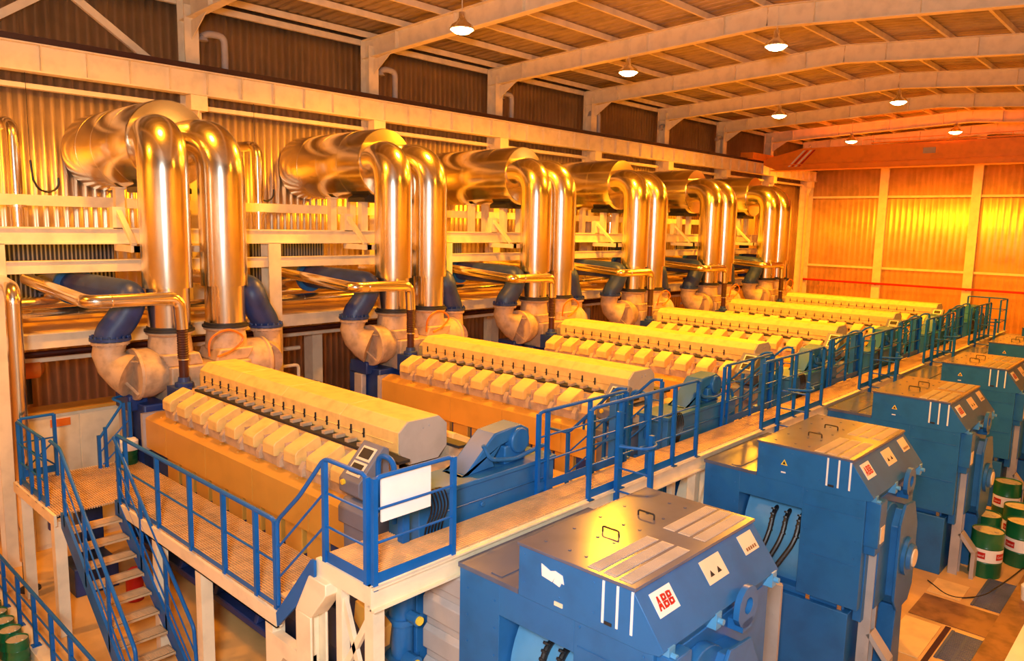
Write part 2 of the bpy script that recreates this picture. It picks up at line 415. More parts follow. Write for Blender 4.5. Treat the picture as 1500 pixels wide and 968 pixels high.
    b = MB(); b.prism([(5.20, 2.72), (5.20, 2.92), (5.30, 3.02), (5.72, 3.02), (5.72, 2.72)], 'x', -7.75, -7.0); b.box(-7.72, -7.05, 5.26, 5.7, 2.3, 2.72)
    b.build('junction_box', 'dgrey', E, bevel=.012)
    b = MB(); b.tube(bend([(-7.05, 5.3, 2.95), (-7.05, 5.3, 3.72), (-6.75, 5.3, 3.72), (-6.75, 5.3, 2.95)], .16), .035, 10); b.build('hoop_guard', 'railblue', E)
    # rear end: auxiliary block under the turbochargers and exhaust outlet casing
    b = MB(); b.box(-15.2, -14.0, 5.3, 7.7, 2.35, 3.05); b.box(-14.95, -14.3, 5.15, 5.5, 2.9, 3.2); b.box(-14.9, -14.5, 5.2, 7.8, .4, 2.35); b.build('rear_block', 'dblue', E, bevel=.03)
    b = MB(); b.box(-14.75, -14.45, 5.12, 5.26, 1.0, 2.9); b.build('rear_column', 'grey', E, bevel=.02)
    b = MB(); b.box(-14.75, -13.75, 5.72, 7.28, 3.02, 3.72); b.prism([(5.72, 3.72), (6.38, 3.72), (6.30, 3.95), (5.60, 3.95)], 'x', -14.68, -13.85); b.prism([(6.62, 3.72), (7.28, 3.72), (7.40, 3.95), (6.70, 3.95)], 'x', -14.68, -13.85)
    for yy in (5.94, 7.04): b.lathe((-14.3, yy, 3.9), 'z', [(0, .40), (.25, .38), (.38, .36), (.38, .42), (.44, .42)], 28)
    b.build('exhaust_outlet', 'cast', E, bevel=.03)
    for sgn in (1, -1):
        f = lambda y: y if sgn == 1 else 13-y
        d = 1 if sgn == 1 else -1
        b = MB(); b.lathe((-14.25, f(5.22), 3.60), 'y', [(0, .40), (0, .47), (.05*d, .48), (.07*d, .45), (.30*d, .45), (.42*d, .40), (.62*d, .34)], 32)
        T = b.build('turbocharger', 'cast', E)
        path = [(-14.25, f(5.23), 3.60), (-14.38, f(5.12), 3.66), (-14.50, f(4.98), 3.80), (-14.55, f(4.93), 3.98), (-14.52, f(4.97), 4.20)]
        b = MB(); b.tube(path, [.42, .36, .29, .27, .27], 24)
        for a in (40, 130, 220, 310):                                                     # ribs on the inlet cone
            ca, sa = math.cos(math.radians(a)), math.sin(math.radians(a))
            b.bar((-14.25+.43*ca, f(5.21), 3.60+.43*sa), (-14.42+.30*ca, f(5.05), 3.72+.26*sa), .02, .05, up=(0, 1, 0))
        b.build('inlet_elbow', 'cast', T)
        b = MB(); b.lathe((-14.52, f(4.97), 4.16), 'z', [(0, .27), (0, .32), (.05, .32), (.05, .27)], 24)
        for k in range(16):
            a = 2*PI*k/16; b.cyl((-14.52+.295*math.cos(a), f(4.97)+.295*math.sin(a), 4.14), (-14.52+.295*math.cos(a), f(4.97)+.295*math.sin(a), 4.23), .014, 6)
        b.build('flange', 'cast', T)
    return E
ENG = make_engine()
repeat(ENG, ['beige and amber V engine '+w for w in WHERE], 'engines in a row')

# ================================================================ EXHAUST STACKS, SILENCERS, DUCTS
def stack(y, yt, label):
    R = empty('exhaust_pipe', (-14.3, y, 4.34), label, 'pipe')
    path = bend([(-14.3, y, 5.15), (-14.3, y, 6.6), (-14.3, y, 7.92), (-15.35, yt, 7.90)], 1.02, 14)
    b = MB(); b.tube(path, .435, 40)
    for z in (7.08, 6.0): b.tube([(-14.3, y, z-.008), (-14.3, y, z+.008)], .438, 40)
    b.build('elbow_pipe', 'alu', R, smooth=40)
    MB().tube([(-14.3, y, 4.42), (-14.3, y, 5.2)], .375, 40).build('sleeve', 'alu', R)
    b = MB(); b.lathe((-14.3, y, 4.34), 'z', [(0, .36), (0, .44), (.04, .44), (.04, .40), (.09, .40), (.09, .36)], 32); b.build('flange', 'dark', R)
    return R
g = 'paired exhaust pipes rising from the engines'
A = stack(5.94, 6.16, ''); B = stack(7.04, 6.84, '')
repeat(A, ['left pipe of the exhaust pair on the engine '+w for w in WHERE], g)
repeat(B, ['right pipe of the exhaust pair on the engine '+w for w in WHERE], g)
T = empty('silencer', (-17, 6.5, 6.97), '', 'silencer')
b = MB(); b.lathe((0, 6.5, 7.86), 'x', [(-18.88, .84), (-15.32, .84), (-15.28, .82), (-15.26, .3)], 48)
for x in (-18.0, -17.1, -16.2): b.lathe((x, 6.5, 7.86), 'x', [(-.005, .839), (-.005, .8425), (.005, .8425), (.005, .839)], 48)
b.build('shell', 'alu', T, smooth=40)
b = MB(); b.prism([(6.0, 7.02), (6.15, 7.10), (6.5, 6.99), (6.85, 7.10), (7.0, 7.02), (7.0, 6.92), (6.0, 6.92)], 'x', -16.2, -15.5); b.build('saddle', 'black', T)
repeat(T, ['big horizontal aluminium clad silencer serving the engine '+w for w in WHERE], 'silencers by the left wall')

def duct(yf, yo, lab):
    R = empty('air_duct', (-14.5, yf(4.97), 4.24), lab, 'duct')
    b = MB(); pts = bend([(-14.52, yf(4.97), 4.24), (-14.52, yf(4.98), 4.34), (-14.44, yf(5.22), 4.66), (-14.42, yf(5.34), 5.02), (-15.2, yf(5.16), 5.06), (-16.4, yf(5.0), 5.08)], .36, 8)
    b.tube(pts, .27, 24); b.build('elbow', 'dblue', R)
    b = MB(); b.lathe((-14.52, yf(4.97), 4.225), 'z', [(0, .27), (0, .345), (.05, .345), (.05, .27)], 24)
    for k in range(16):
        a = 2*PI*k/16; b.cyl((-14.52+.315*math.cos(a), yf(4.97)+.315*math.sin(a), 4.25), (-14.52+.315*math.cos(a), yf(4.97)+.315*math.sin(a), 4.32), .022, 6)
    b.build('flange', 'dblue', R)
    b = MB(); b.tube([(-16.4, yf(5.0), 5.08), (-18.2, yf(4.95), 5.04)], .33, 24); b.build('cladding', 'alu', R)
    b = MB(); b.lathe((-16.4, yf(5.0), 5.08), 'x', [(-.05, .31), (-.05, .37), (.05, .37), (.05, .31)], 24); b.build('joint_ring', 'blue', R)
    return R
g = 'blue charge air ducts'
repeat(duct(lambda y: y, 0, ''), ['blue air duct left of the exhaust pair, engine '+w for w in WHERE], g)
repeat(duct(lambda y: 13-y, 0, ''), ['blue air duct right of the exhaust pair, engine '+w for w in WHERE], g)

L = empty('insulated_pipe', (-13.55, 5.8, 3.55), '', 'pipe')
b = MB(); b.tube(bend([(-16.6, 4.25, 5.22), (-13.65, 4.35, 5.02), (-13.55, 5.82, 5.02), (-13.55, 5.85, 4.46)], .20, 6), .115, 20)
for y in (4.7, 5.2): b.tube([(-13.61, y-.008, 5.02), (-13.61, y+.008, 5.02)], .12, 20)
b.build('cladding', 'alu', L)
b = MB(); r = []; p = []
for k in range(25): p.append((-13.55, 5.85, 4.46-.022*k)); r.append(.088 if k % 2 else .098)
b.tube(p, r, 18); b.lathe((-13.55, 5.85, 3.55), 'z', [(0, .08), (.30, .08), (.36, .085)], 16); b.build('bellows', 'maroon', L)
b = MB(); b.lathe((-13.55, 5.85, 3.90), 'z', [(0, .08), (0, .105), (.02, .105), (.02, .08)], 16); b.build('clamp_ring', 'bright', L)
b = MB(); b.lathe((-13.55, 5.85, 3.40), 'z', [(0, .16), (.08, .16), (.10, .11), (.18, .10)], 12); b.box(-13.75, -13.35, 5.62, 5.9, 3.05, 3.42); b.build('valve', 'dblue', L)
repeat(L, ['thin insulated pipe with dark bellows, engine '+w for w in WHERE], 'insulated pipes dropping to the engines')
R = empty('riser_pipe', (-14.5, 3.45, .55), 'tall insulated riser pipe with elbow beside the landing at the left edge', 'pipe')
b = MB(); b.tube(bend([(-14.5, 3.45, .55), (-14.5, 3.5, 5.22), (-16.6, 3.7, 5.30)], .25, 8), .12, 20); b.build('cladding', 'alu', R)
b = MB(); b.lathe((-14.5, 3.45, 0), 'z', [(0, .17), (.03, .17), (.03, .09), (.55, .09)], 16); b.build('foot', 'dark', R)

# hose loops beside the exhaust outlets
H = tag(MB().tube(bend([(-13.58, 6.35, 3.90), (-13.5, 6.3, 4.25), (-13.5, 6.7, 4.42), (-13.5, 7.05, 4.20), (-13.5, 6.8, 3.98), (-13.45, 6.45, 3.9)], .2, 5), .02, 8).build('cable_loop', 'oran2'), '', 'cable')
repeat(H, ['red brown hose loop below the exhaust pair, engine '+w for w in WHERE], 'hose loops by the exhaust outlets')

# ================================================================ PIPE RACK along the wall
K = empty('pipe_rack', (-15.8, 18, 0), 'long cream steel rack behind the exhaust pipes', 'rack')
YC = [3.55, 8.9, 14.15, 19.2, 24.2, 29.2, 34.4]
for y in YC:
    b = MB(); b.box(-15.98, -15.96, y-.15, y+.15, 0, 5.92); b.box(-15.64, -15.62, y-.15, y+.15, 0, 5.92); b.box(-15.97, -15.63, y-.008, y+.008, 0, 5.92); b.build('column', 'cream', K)
    b = MB(); b.box(-18.3, -15.98, y-.07, y+.07, 5.95, 6.18); b.box(-18.3, -15.98, y-.07, y+.07, 4.02, 4.26); b.build('cross_beam', 'cream', K)
def ibeam(x, z0, z1, y0, y1, w=.16):
    b = MB(); b.box(x-.006, x+.006, y0, y1, z0, z1); b.box(x-w/2, x+w/2, y0, y1, z0, z0+.02); b.box(x-w/2, x+w/2, y0, y1, z1-.02, z1)
    y = y0+.4
    while y < y1: b.box(x-w/2+.01, x+w/2-.01, y-.005, y+.005, z0, z1); y += 2.63
    return b
b = MB(); b.box(-15.72, -15.66, 1.5, 35, 5.92, 6.21); b.box(-15.86, -15.62, 1.5, 35, 6.19, 6.22); b.box(-15.86, -15.62, 1.5, 35, 5.91, 5.94); b.build('top_beam', 'cream', K)
b = MB(); b.box(-15.74, -15.68, 1.5, 35, 5.38, 5.60); b.box(-15.86, -15.65, 1.5, 35, 5.59, 5.61); b.build('middle_beam', 'cream', K)
b = MB(); b.box(-15.74, -15.68, 1.5, 35, 4.00, 4.27); b.box(-15.86, -15.63, 1.5, 35, 4.26, 4.28); b.build('lower_beam', 'cream', K)
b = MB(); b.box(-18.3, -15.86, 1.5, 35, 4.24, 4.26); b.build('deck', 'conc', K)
b = MB(); b.box(-17.9, -17.75, 1.5, 35, 6.62, 6.84); b.build('back_beam', 'cream', K)
b = MB(); b.box(-16.9, -16.86, 1.5, 35, 3.55, 3.65); b.build('pipe_rail', 'cream', K)
# silencer supports standing on the rack
for i, d in enumerate(DY):
    for (x, y, z1) in ((-17.2, 6.2, 7.05), (-17.2, 6.8, 7.05), (-15.78, 6.15, 6.95), (-15.78, 6.85, 6.95)):
        b = MB(); b.box(x-.08, x+.08, y+d-.09, y+d+.09, 6.2, z1); b.box(x-.12, x+.12, y+d-.12, y+d+.12, z1-.03, z1); b.build('support_post', 'cream', K)
    b = MB(); b.box(-15.75, -14.78, 5.55+d, 5.67+d, 5.78, 5.90); b.box(-14.9, -14.78, 5.5+d, 7.5+d, 5.78, 5.90); b.box(-15.75, -14.78, 7.35+d, 7.47+d, 5.78, 5.90); b.build('pipe_bracket', 'cream', K)
    b = MB(); b.bar((-15.66, 5.62+d, 6.55), (-14.95, 5.62+d, 5.92), .10, .07); b.box(-15.78, -15.62, 5.5+d, 5.74+d, 6.2, 6.62); b.build('diagonal_brace', 'cream', K)
    b = MB(); b.box(-17.4, -17.1, 4.0+d-1.6, 4.3+d-1.6, 4.26, 4.95); b.build('stub_post', 'cream', K)
# bundles of pipes lying on the rack
for i, (x, z, r, m_, lab) in enumerate([(-16.3, 4.55, .13, 'alu', 'insulated pipe running along the rack shelf, nearest the engines'), (-16.75, 4.52, .10, 'alu', 'thinner insulated pipe along the rack shelf, second from the engines'),
                                        (-17.6, 4.62, .18, 'alu', 'thick insulated pipe along the rack shelf close to the wall'), (-16.4, 3.80, .05, 'maroon', 'thin dark red pipe slung below the rack shelf'), (-16.65, 3.72, .04, 'maroon', 'thin maroon pipe slung below the shelf, nearer the wall')]):
    b = MB(); b.tube([(x, 1.6, z), (x, 34.8, z)], r, 16)
    for k in range(33): b.tube([(x, 2+k-.01, z), (x, 2+k+.01, z)], r*1.04, 16)
    tag(b.build('rack_pipe', m_), lab, 'pipe')

# wall services: one brown vent pipe above the girder and one below in every bay
V = empty('vent_pipe', (-18.55, 9.3, 9.9), '', 'pipe')
b = MB(); b.tube(bend([(-18.5, 9.3, 9.40), (-18.5, 9.3, 10.85), (-18.5, 8.85, 10.85), (-18.5, 8.75, 10.75)], .18), .085, 14); b.build('pipe', 'grey', V)
b = MB(); b.lathe((-18.5, 8.77, 10.66), 'z', [(0, .12), (.06, .10), (.12, .06)], 14); b.build('outlet_bell', 'grey', V)
repeat(V, ['grey swan-neck vent pipe above the girder, %s from the near end' % o for o in ORD], 'swan-neck vent pipes on the left wall')
V = empty('down_pipe', (-18.0, 4.5, 4.3), '', 'pipe')
b = MB(); b.tube(bend([(-18.6, 4.35, 8.25), (-17.9, 4.5, 8.25), (-17.9, 4.5, 4.27)], .28), .125, 18); b.lathe((-17.9, 4.5, 6.58), 'z', [(0, .125), (0, .2), (.05, .2), (.05, .125)], 18); b.build('pipe', 'alu', V)
repeat(V, ['insulated down pipe on the left wall in the %s bay' % o for o in ORD], 'down pipes on the left wall')
for k, y in enumerate((5.15, 10.15)):
    b = MB(); b.tube([(-18.2, y-.28, 7.55), (-18.2, y-.25, 7.15)] + [(-18.2, y+.22*math.cos(math.radians(a)), 7.12+.20*math.sin(math.radians(a))) for a in range(190, 361, 17)] + [(-18.2, y+.22, 7.22)], .022, 8)
    b.tube([(-18.2, y-.28, 7.5), (-18.2, y-.28, 9.3)], .006, 5)
    tag(b.build('hanging_cable', 'black'), ['black cable loop hanging on the foil wall left of the first silencer', 'black cable loop hanging left of the second silencer'][k], 'cable')

# ================================================================ GUARD RAILS, WALKWAY, PLATFORM
def rail(label, posts, top, mids=(), toe=None, group='blue guard rails', r=.024, plates=True):
    """posts: list of (x,y,z0,z1); top: polyline of the hand rail; mids: polylines; toe: list of (a,b) segments"""
    xs = [p[0] for p in posts]; ys = [p[1] for p in posts]
    R = empty('guard_rail', (sum(xs)/len(xs), sum(ys)/len(ys), min(p[2] for p in posts)), label, 'railing', group)
    for x, y, z0, z1 in posts:
        b = MB(); b.box(x-.026, x+.026, y-.026, y+.026, z0, z1)
        if plates: b.box(x-.06, x+.06, y-.06, y+.06, z0, z0+.012)
        b.build('post', 'railblue', R)
    MB().tube(bend(top, .09, 5), r, 10).build('hand_rail', 'railblue', R)
    for q in mids: MB().tube(q, .014, 8).build('knee_rail', 'railblue', R)
    for a, c in (toe or []):
        b = MB(); b.bar((a[0], a[1], a[2]+.06), (c[0], c[1], c[2]+.06), .008, .12); b.build('toe_board', 'railblue', R)
    return R
ZW = 2.94; ZP = 2.03; XWF = -5.72; XWB = -6.27
W_ = empty('walkway', (-6.0, 18, 2.6), 'long grated walkway with cream edge beams between engines and generators', 'walkway')
b = MB()
x = XWB+.02
while x < XWF: b.box(x-.007, x+.007, 4.25, 33.2, ZW-.035, ZW); x += .036
y = 4.25
while y < 33.2: b.box(XWB, XWF, y-.006, y+.006, ZW-.030, ZW-.008); y += .16
x = -6.62
while x < XWB: b.box(x-.007, x+.007, 4.25, 5.12, ZW-.035, ZW); x += .036
y = 4.28
while y < 5.12: b.box(-6.64, XWB, y-.006, y+.006, ZW-.030, ZW-.008); y += .12
b.build('grating', 'grat', W_)
b = MB(); b.box(-5.73, -5.71, 4.2, 33.3, 2.66, ZW-.02); b.box(-5.80, -5.66, 4.2, 33.3, 2.66, 2.68); b.box(-5.80, -5.66, 4.2, 33.3, ZW-.05, ZW-.03); b.build('edge_beam', 'cream', W_)
b = MB(); b.box(-6.29, -6.27, 5.12, 33.3, 2.78, ZW-.02); b.build('inner_beam', 'cream', W_)
b = MB(); b.box(-6.66, -5.70, 4.19, 4.25, 2.72, ZW-.03); b.build('end_beam', 'cream', W_)
for y in (4.33, 10.6, 15.7, 20.7, 25.7, 30.7):
    b = MB(); b.box(-5.90, -5.76, y-.07, y+.07, 0, 2.66); b.build('leg', 'cream', W_)
    if y > 5: b = MB(); b.box(-6.28, -6.18, y-.05, y+.05, 0, 2.78); b.build('leg', 'cream', W_)
# braced trestle under the corner
b = MB(); b.box(-6.40, -6.30, 4.26, 4.36, 0, 2.72); b.build('leg', 'cream', W_)
for a, c in (((-6.32, 4.31, 2.55), (-5.9, 4.31, 1.5)), ((-5.9, 4.31, 2.45), (-6.32, 4.31, 1.75)), ((-6.32, 4.31, 1.5), (-5.9, 4.31, .4)), ((-5.9, 4.31, 1.4), (-6.32, 4.31, .6))):
    b = MB(); b.bar(a, c, .07, .05, up=(0, 1, 0)); b.build('cross_brace', 'cream', W_)

rail('blue rail panel at the near corner of the walkway, holding the white board',
     [(XWF, 4.25, 2.86, 4.0), (XWF, 5.28, 2.90, 4.0)], [(XWF, 4.25, 2.9), (XWF, 4.25, 4.0), (XWF, 5.28, 4.0), (XWF, 5.28, 2.9)],
     [[(XWF, 4.25, 3.68), (XWF, 5.28, 3.68)], [(XWF, 4.25, 3.34), (XWF, 5.28, 3.34)]], [((XWF, 4.25, ZW-.03), (XWF, 5.28, ZW-.03))], plates=False)
rail('blue rail closing the near end of the walkway above the ramp',
     [(-5.80, 4.22, 2.86, 4.0), (-6.52, 4.22, 2.86, 4.0)], [(-5.80, 4.22, 2.9), (-5.80, 4.22, 4.02), (-6.52, 4.22, 4.02), (-6.98, 4.20, 3.50), (-7.42, 4.18, 3.10), (-7.42, 4.18, 2.1)],
     [[(-5.80, 4.22, 3.66), (-6.52, 4.22, 3.66), (-7.42, 4.18, 2.78)], [(-5.80, 4.22, 3.3), (-6.52, 4.22, 3.3), (-7.42, 4.18, 2.42)]], [((-5.80, 4.22, ZW-.03), (-6.52, 4.22, ZW-.03))], plates=False)
bd = tag(MB().box(-5.769, -5.746, 4.36, 4.99, 3.52, 3.96).build('notice_board', 'white'), 'blank white board hung on the blue rail at the walkway corner', 'board')
for i in range(1, 6):
    y0, y1 = 2.40+DY[i], 5.14+DY[i]; ys = [y0+(y1-y0)*k/4 for k in range(5)]
    rail('blue rail panel on the generator edge of the walkway, %s from the near corner' % ORD[i],
         [(XWF, y, 2.90, 4.1) for y in ys], [(XWF, y0, 3.0), (XWF, y0, 4.12), (XWF, y1, 4.12), (XWF, y1, 3.0)],
         [[(XWF, y0, 3.72), (XWF, y1, 3.72)], [(XWF, y0, 3.36), (XWF, y1, 3.36)]], [((XWF, y0, ZW-.03), (XWF, y1, ZW-.03))])
    yb, ye = 2.05+DY[i], 4.05+DY[i]
    rail('blue rail on the engine edge of the walkway, before engine '+WHERE[i],
         [(-6.30, yb, 2.80, 4.0), (-6.30, yb+.18, 2.80, 4.0), (-6.30, (yb+ye)/2+.1, 2.80, 4.0), (-6.30, ye, 2.80, 4.0)],
         [(-6.30, yb, 3.0), (-6.30, yb, 4.02), (-6.30, ye, 4.02), (-6.30, ye, 3.0)], [[(-6.30, yb, 3.68), (-6.30, ye, 3.68)], [(-6.30, yb, 3.34), (-6.30, ye, 3.34)]], [((-6.30, yb, ZW), (-6.30, ye, ZW))])
    for k, yy in enumerate((4.12, 5.12)):
        y = yy+DY[i]
        rail('sloping blue rail, %s side of the gap before engine ' % ('near', 'far')[k] + WHERE[i],
             [(-6.36, y, 2.80, 4.0), (-6.95, y, 2.35, 3.52), (-7.45, y, 2.05, 3.12)], [(-6.36, y, 4.02), (-6.52, y, 4.02), (-7.45, y, 3.12), (-7.9, y, 3.12), (-7.9, y, 2.9)],
             [[(-6.36, y, 3.68), (-6.52, y, 3.68), (-7.45, y, 2.78)], [(-6.36, y, 3.34), (-6.52, y, 3.34), (-7.45, y, 2.44)]])
    b = MB()                                              # lower platform between the engines
    zt = ZP; yy0 = 4.15+DY[i]
    b.box(-12.2, -7.4, yy0, yy0+.95, zt-.04, zt); b.box(-12.2, -7.4, yy0, yy0+.04, zt-.2, zt-.04)
    b.box(-7.4, -6.9, yy0, yy0+.95, 2.30, 2.34); b.box(-6.9, -6.4, yy0, yy0+.95, 2.60, 2.64)
    for x in (-12, -9.7, -7.5): b.box(x-.05, x+.05, yy0+.02, yy0+.12, 0, zt-.04)
    tag(b.build('service_platform', 'grat'), 'grated service platform in the gap before the engine '+WHERE[i], 'platform', 'service platforms between the engines')
    # pedestal cabinet at the ramp
    y = 4.0+DY[i]
    b = MB(); b.box(-6.50, -6.38, y-.11, y-.05, 2.95, 3.95); b.box(-6.50, -6.38, y+.05, y+.11, 2.95, 3.95); b.box(-6.50, -6.38, y-.05, y+.05, 3.82, 3.95); b.box(-6.50, -6.38, y-.05, y+.05, 2.95, 3.45); b.box(-6.56, -6.30, y-.2, y+.2, 2.94, 2.97)
    tag(b.build('operator_pedestal', 'blue', bevel=.01), 'blue steel pedestal by the ramp of the engine '+WHERE[i], 'pedestal', 'blue pedestals beside the walkway')
for i in range(1, 6):
    y = 2.95+DY[i]
    ld_ = empty('access_ladder', (-5.4, y, 0), 'blue ladder rising beside the walkway, just before generator '+WHERE[i], 'ladder', 'blue ladders beside the walkway')
    for x in (-5.66, -5.14):
        b = MB(); b.box(x-.03, x+.03, y-.03, y+.03, 0, 4.0 if x < -5.4 else 3.78); b.build('stile', 'railblue', ld_)
    for k in range(11):
        MB().tube([(-5.66, y, .35+.32*k), (-5.14, y, .35+.32*k)], .014, 8).build('rung', 'railblue', ld_)
    b = MB(); b.tube(bend([(-5.14, y, 3.7), (-4.98, y-.1, 3.7), (-4.98, y-.35, 3.7), (-5.3, y-.5, 3.7)], .15), .02, 8); b.build('hoop', 'railblue', ld_)
rail('blue rail closing the far end of the walkway before the far wall', [(XWF, 32.0, 2.90, 4.1), (XWF, 33.1, 2.90, 4.1), (-6.3, 33.1, 2.90, 4.1), (-7.0, 33.1, 2.90, 4.1)],
     [(XWF, 32.0, 4.1), (XWF, 33.1, 4.1), (-7.0, 33.1, 4.1)], [[(XWF, 32.0, 3.7), (XWF, 33.1, 3.7), (-7.0, 33.1, 3.7)], [(XWF, 32.0, 3.3), (XWF, 33.1, 3.3), (-7.0, 33.1, 3.3)]])
P_ = tag(MB().box(-6.34, -6.24, 5.02, 5.12, 2.94, 3.55).build('rail_stub', 'railblue', bevel=.008), 'short blue post standing in the grating cut-out behind the white board', 'post')

# near platform and ramp
Q = empty('stair_platform', (-10.5, 4.4, 0), 'grated platform beside the first engine at the head of the steel stairs', 'platform')
b = MB()
for x0, x1, y0, y1 in ((-14.3, -12.25, 3.32, 5.2), (-12.25, -7.45, 4.18, 5.2)):
    y = y0+.02
    while y < y1: b.box(x0, x1, y-.007, y+.007, ZP-.035, ZP); y += .036
    x = x0+.05
    while x < x1: b.box(x-.005, x+.005, y0, y1, ZP-.03, ZP-.008); x += .14
b.build('grating', 'grat', Q)
b = MB(); b.box(-12.25, -7.42, 4.14, 4.18, 1.83, ZP-.01); b.box(-12.25, -7.42, 4.14, 4.22, 1.83, 1.85); b.box(-14.3, -12.25, 3.28, 3.32, 1.85, ZP-.01); b.box(-14.34, -14.30, 3.28, 5.2, 1.85, ZP-.01); b.build('edge_beam', 'cream', Q)
for x, y in ((-12.5, 3.40), (-14.2, 3.40), (-10.85, 4.24), (-9.45, 4.24), (-7.62, 4.24)):
    b = MB(); b.box(x-.08, x+.08, y-.08, y+.08, 0, 1.85); b.build('leg', 'cream', Q)
b = MB(); b.box(-7.62, -6.80, 4.15, 4.27, 1.52, 1.72); b.prism([(-7.55, 1.52), (-7.30, 1.52), (-7.55, 1.2)], 'y', 4.15, 4.27); b.prism([(-6.97, 1.52), (-7.2, 1.52), (-6.97, 1.2)], 'y', 4.15, 4.27); b.build('cross_beam', 'cream', Q)
b = MB(); b.prism([(-7.42, 2.02), (-7.40, 1.86), (-6.62, 2.62), (-6.62, 2.90), (-6.68, 2.90)], 'y', 4.14, 4.17); b.build('ramp_side', 'railblue', Q)
for k in range(3):
    b = MB(); x = -7.28+.25*k; z = ZP+.20+.22*k; b.box(x-.14, x+.14, 4.2, 5.15, z-.03, z); b.build('ramp_step', 'grat', Q)
b = MB(); b.box(-6.97, -6.67, 4.12, 4.15, 0, 2.25); b.box(-6.97, -6.67, 4.31, 4.34, 0, 2.25); b.box(-6.84, -6.80, 4.15, 4.31, 0, 2.25)
b.prism([(-6.97, 2.25), (-6.67, 2.25), (-6.38, 2.60), (-6.38, 2.72), (-6.70, 2.72)], 'y', 4.12, 4.34)
b.build('gusset_column', 'cream', Q, bevel=.01)
rail('long blue rail on the open edge of the platform, above the cream posts', [(-12.2, 4.2, 1.85, 3.08), (-11.9, 4.2, 1.85, 3.08), (-10.75, 4.2, 1.85, 3.08), (-9.7, 4.2, 1.85, 3.08), (-8.75, 4.2, 1.85, 3.08), (-7.95, 4.2, 1.85, 3.08), (-7.5, 4.2, 1.85, 3.08)],
     [(-12.2, 4.2, 3.08), (-7.5, 4.2, 3.08), (-7.5, 4.2, 2.1)], [[(-12.2, 4.2, 2.58), (-7.5, 4.2, 2.58)]], [((-12.2, 4.2, 1.97), (-7.5, 4.2, 1.97))], r=.028, plates=False)
rail('blue landing rail at the left edge beside the riser pipe', [(-14.1, 3.34, 2.0, 3.08), (-13.5, 3.34, 2.0, 3.08), (-13.1, 3.34, 2.0, 3.08), (-12.75, 3.34, 2.0, 3.08)],
     [(-14.1, 3.34, 3.08), (-12.75, 3.34, 3.08)], [[(-14.1, 3.34, 2.72), (-12.75, 3.34, 2.72)], [(-14.1, 3.34, 2.4), (-12.75, 3.34, 2.4)]], [((-14.1, 3.34, 2.02), (-12.75, 3.34, 2.02))])
rail('blue rail with toe board across the back left of the landing', [(-14.2, 3.40, 2.0, 3.10), (-14.2, 3.9, 2.0, 3.10)], [(-14.2, 3.40, 3.1), (-14.2, 3.9, 3.1)],
     [[(-14.2, 3.40, 2.7), (-14.2, 3.9, 2.7)], [(-14.2, 3.40, 2.2), (-14.2, 3.9, 2.65)], [(-14.2, 3.40, 2.65), (-14.2, 3.9, 2.2)]], [((-14.2, 3.40, 2.1), (-14.2, 3.9, 2.1))])
rail('dark blue stepped rail at the back of the landing before the cream cabinet', [(-14.1, 4.55, 2.0, 2.62), (-14.1, 4.66, 2.0, 2.75), (-14.1, 4.98, 2.0, 3.14), (-14.1, 5.08, 2.0, 3.14)],
     [(-14.1, 4.55, 2.55), (-14.1, 4.98, 3.14), (-14.3, 4.85, 3.2), (-14.5, 5.3, 3.2)], [[(-14.1, 4.55, 2.3), (-14.1, 5.05, 2.8)], [(-14.1, 4.6, 2.08), (-14.1, 5.05, 2.5)]])

# stairs
SX0, SX1 = -12.20, -9.66; nT = 10
St = empty('steel_stairs', (-10.9, 3.78, 0), 'blue steel stairs with grated treads going down from the platform', 'stairs')
for k in range(1, nT):
    z = ZP*(1-k/nT); x = SX0+(SX1-SX0)*k/nT
    b = MB(); b.box(x-.24, x-.20, 3.42, 4.12, z-.03, z)
    for j in range(8): b.box(x-.20+.028*j, x-.188+.028*j, 3.42, 4.12, z-.03, z)
    b.box(x-.24, x+.01, 3.42, 3.43, z-.05, z); b.box(x-.24, x+.01, 4.11, 4.12, z-.05, z)
    j = 3.45
    while j < 4.1: b.box(x-.24, x+.01, j-.004, j+.004, z-.022, z-.004); j += .06
    b.box(x-.005, x+.012, 3.42, 4.12, z-.035, z)
    b.build('tread', 'grat', St)
for y, lab in ((3.39, 'l'), (4.15, 'r')):
    b = MB(); b.prism([(SX0-.05, ZP+.02), (SX0+.12, ZP+.02), (SX1+.15, .08), (SX1+.15, 0), (SX1-.10, 0), (SX0-.05, ZP-.22)], 'y', y-.02, y+.02); b.build('stringer', 'railblue', St)
    zt = lambda x: ZP + 1.0 - (x-SX0)*ZP/(SX1-SX0)
    b = MB(); b.tube(bend([(SX0-.40 if lab == 'l' else SX0, y, ZP+1.04), (SX0+.02, y, ZP+1.02), (SX1+.05, y, zt(SX1+.05)), (SX1+.12, y, .05)], .08, 5), .026, 10); b.build('hand_rail', 'railblue', St)
    for off in (.36, .66):
        MB().tube([(SX0+.02, y, ZP+1.02-off), (SX1+.10, y, zt(SX1+.1)-off)], .012, 8).build('knee_rail', 'railblue', St)
    for t in (.04, .36, .68):
        x = SX0+(SX1-SX0)*t; b = MB(); b.box(x-.026, x+.026, y-.02, y+.02, zt(x)-1.08, zt(x)); b.build('post', 'railblue', St)

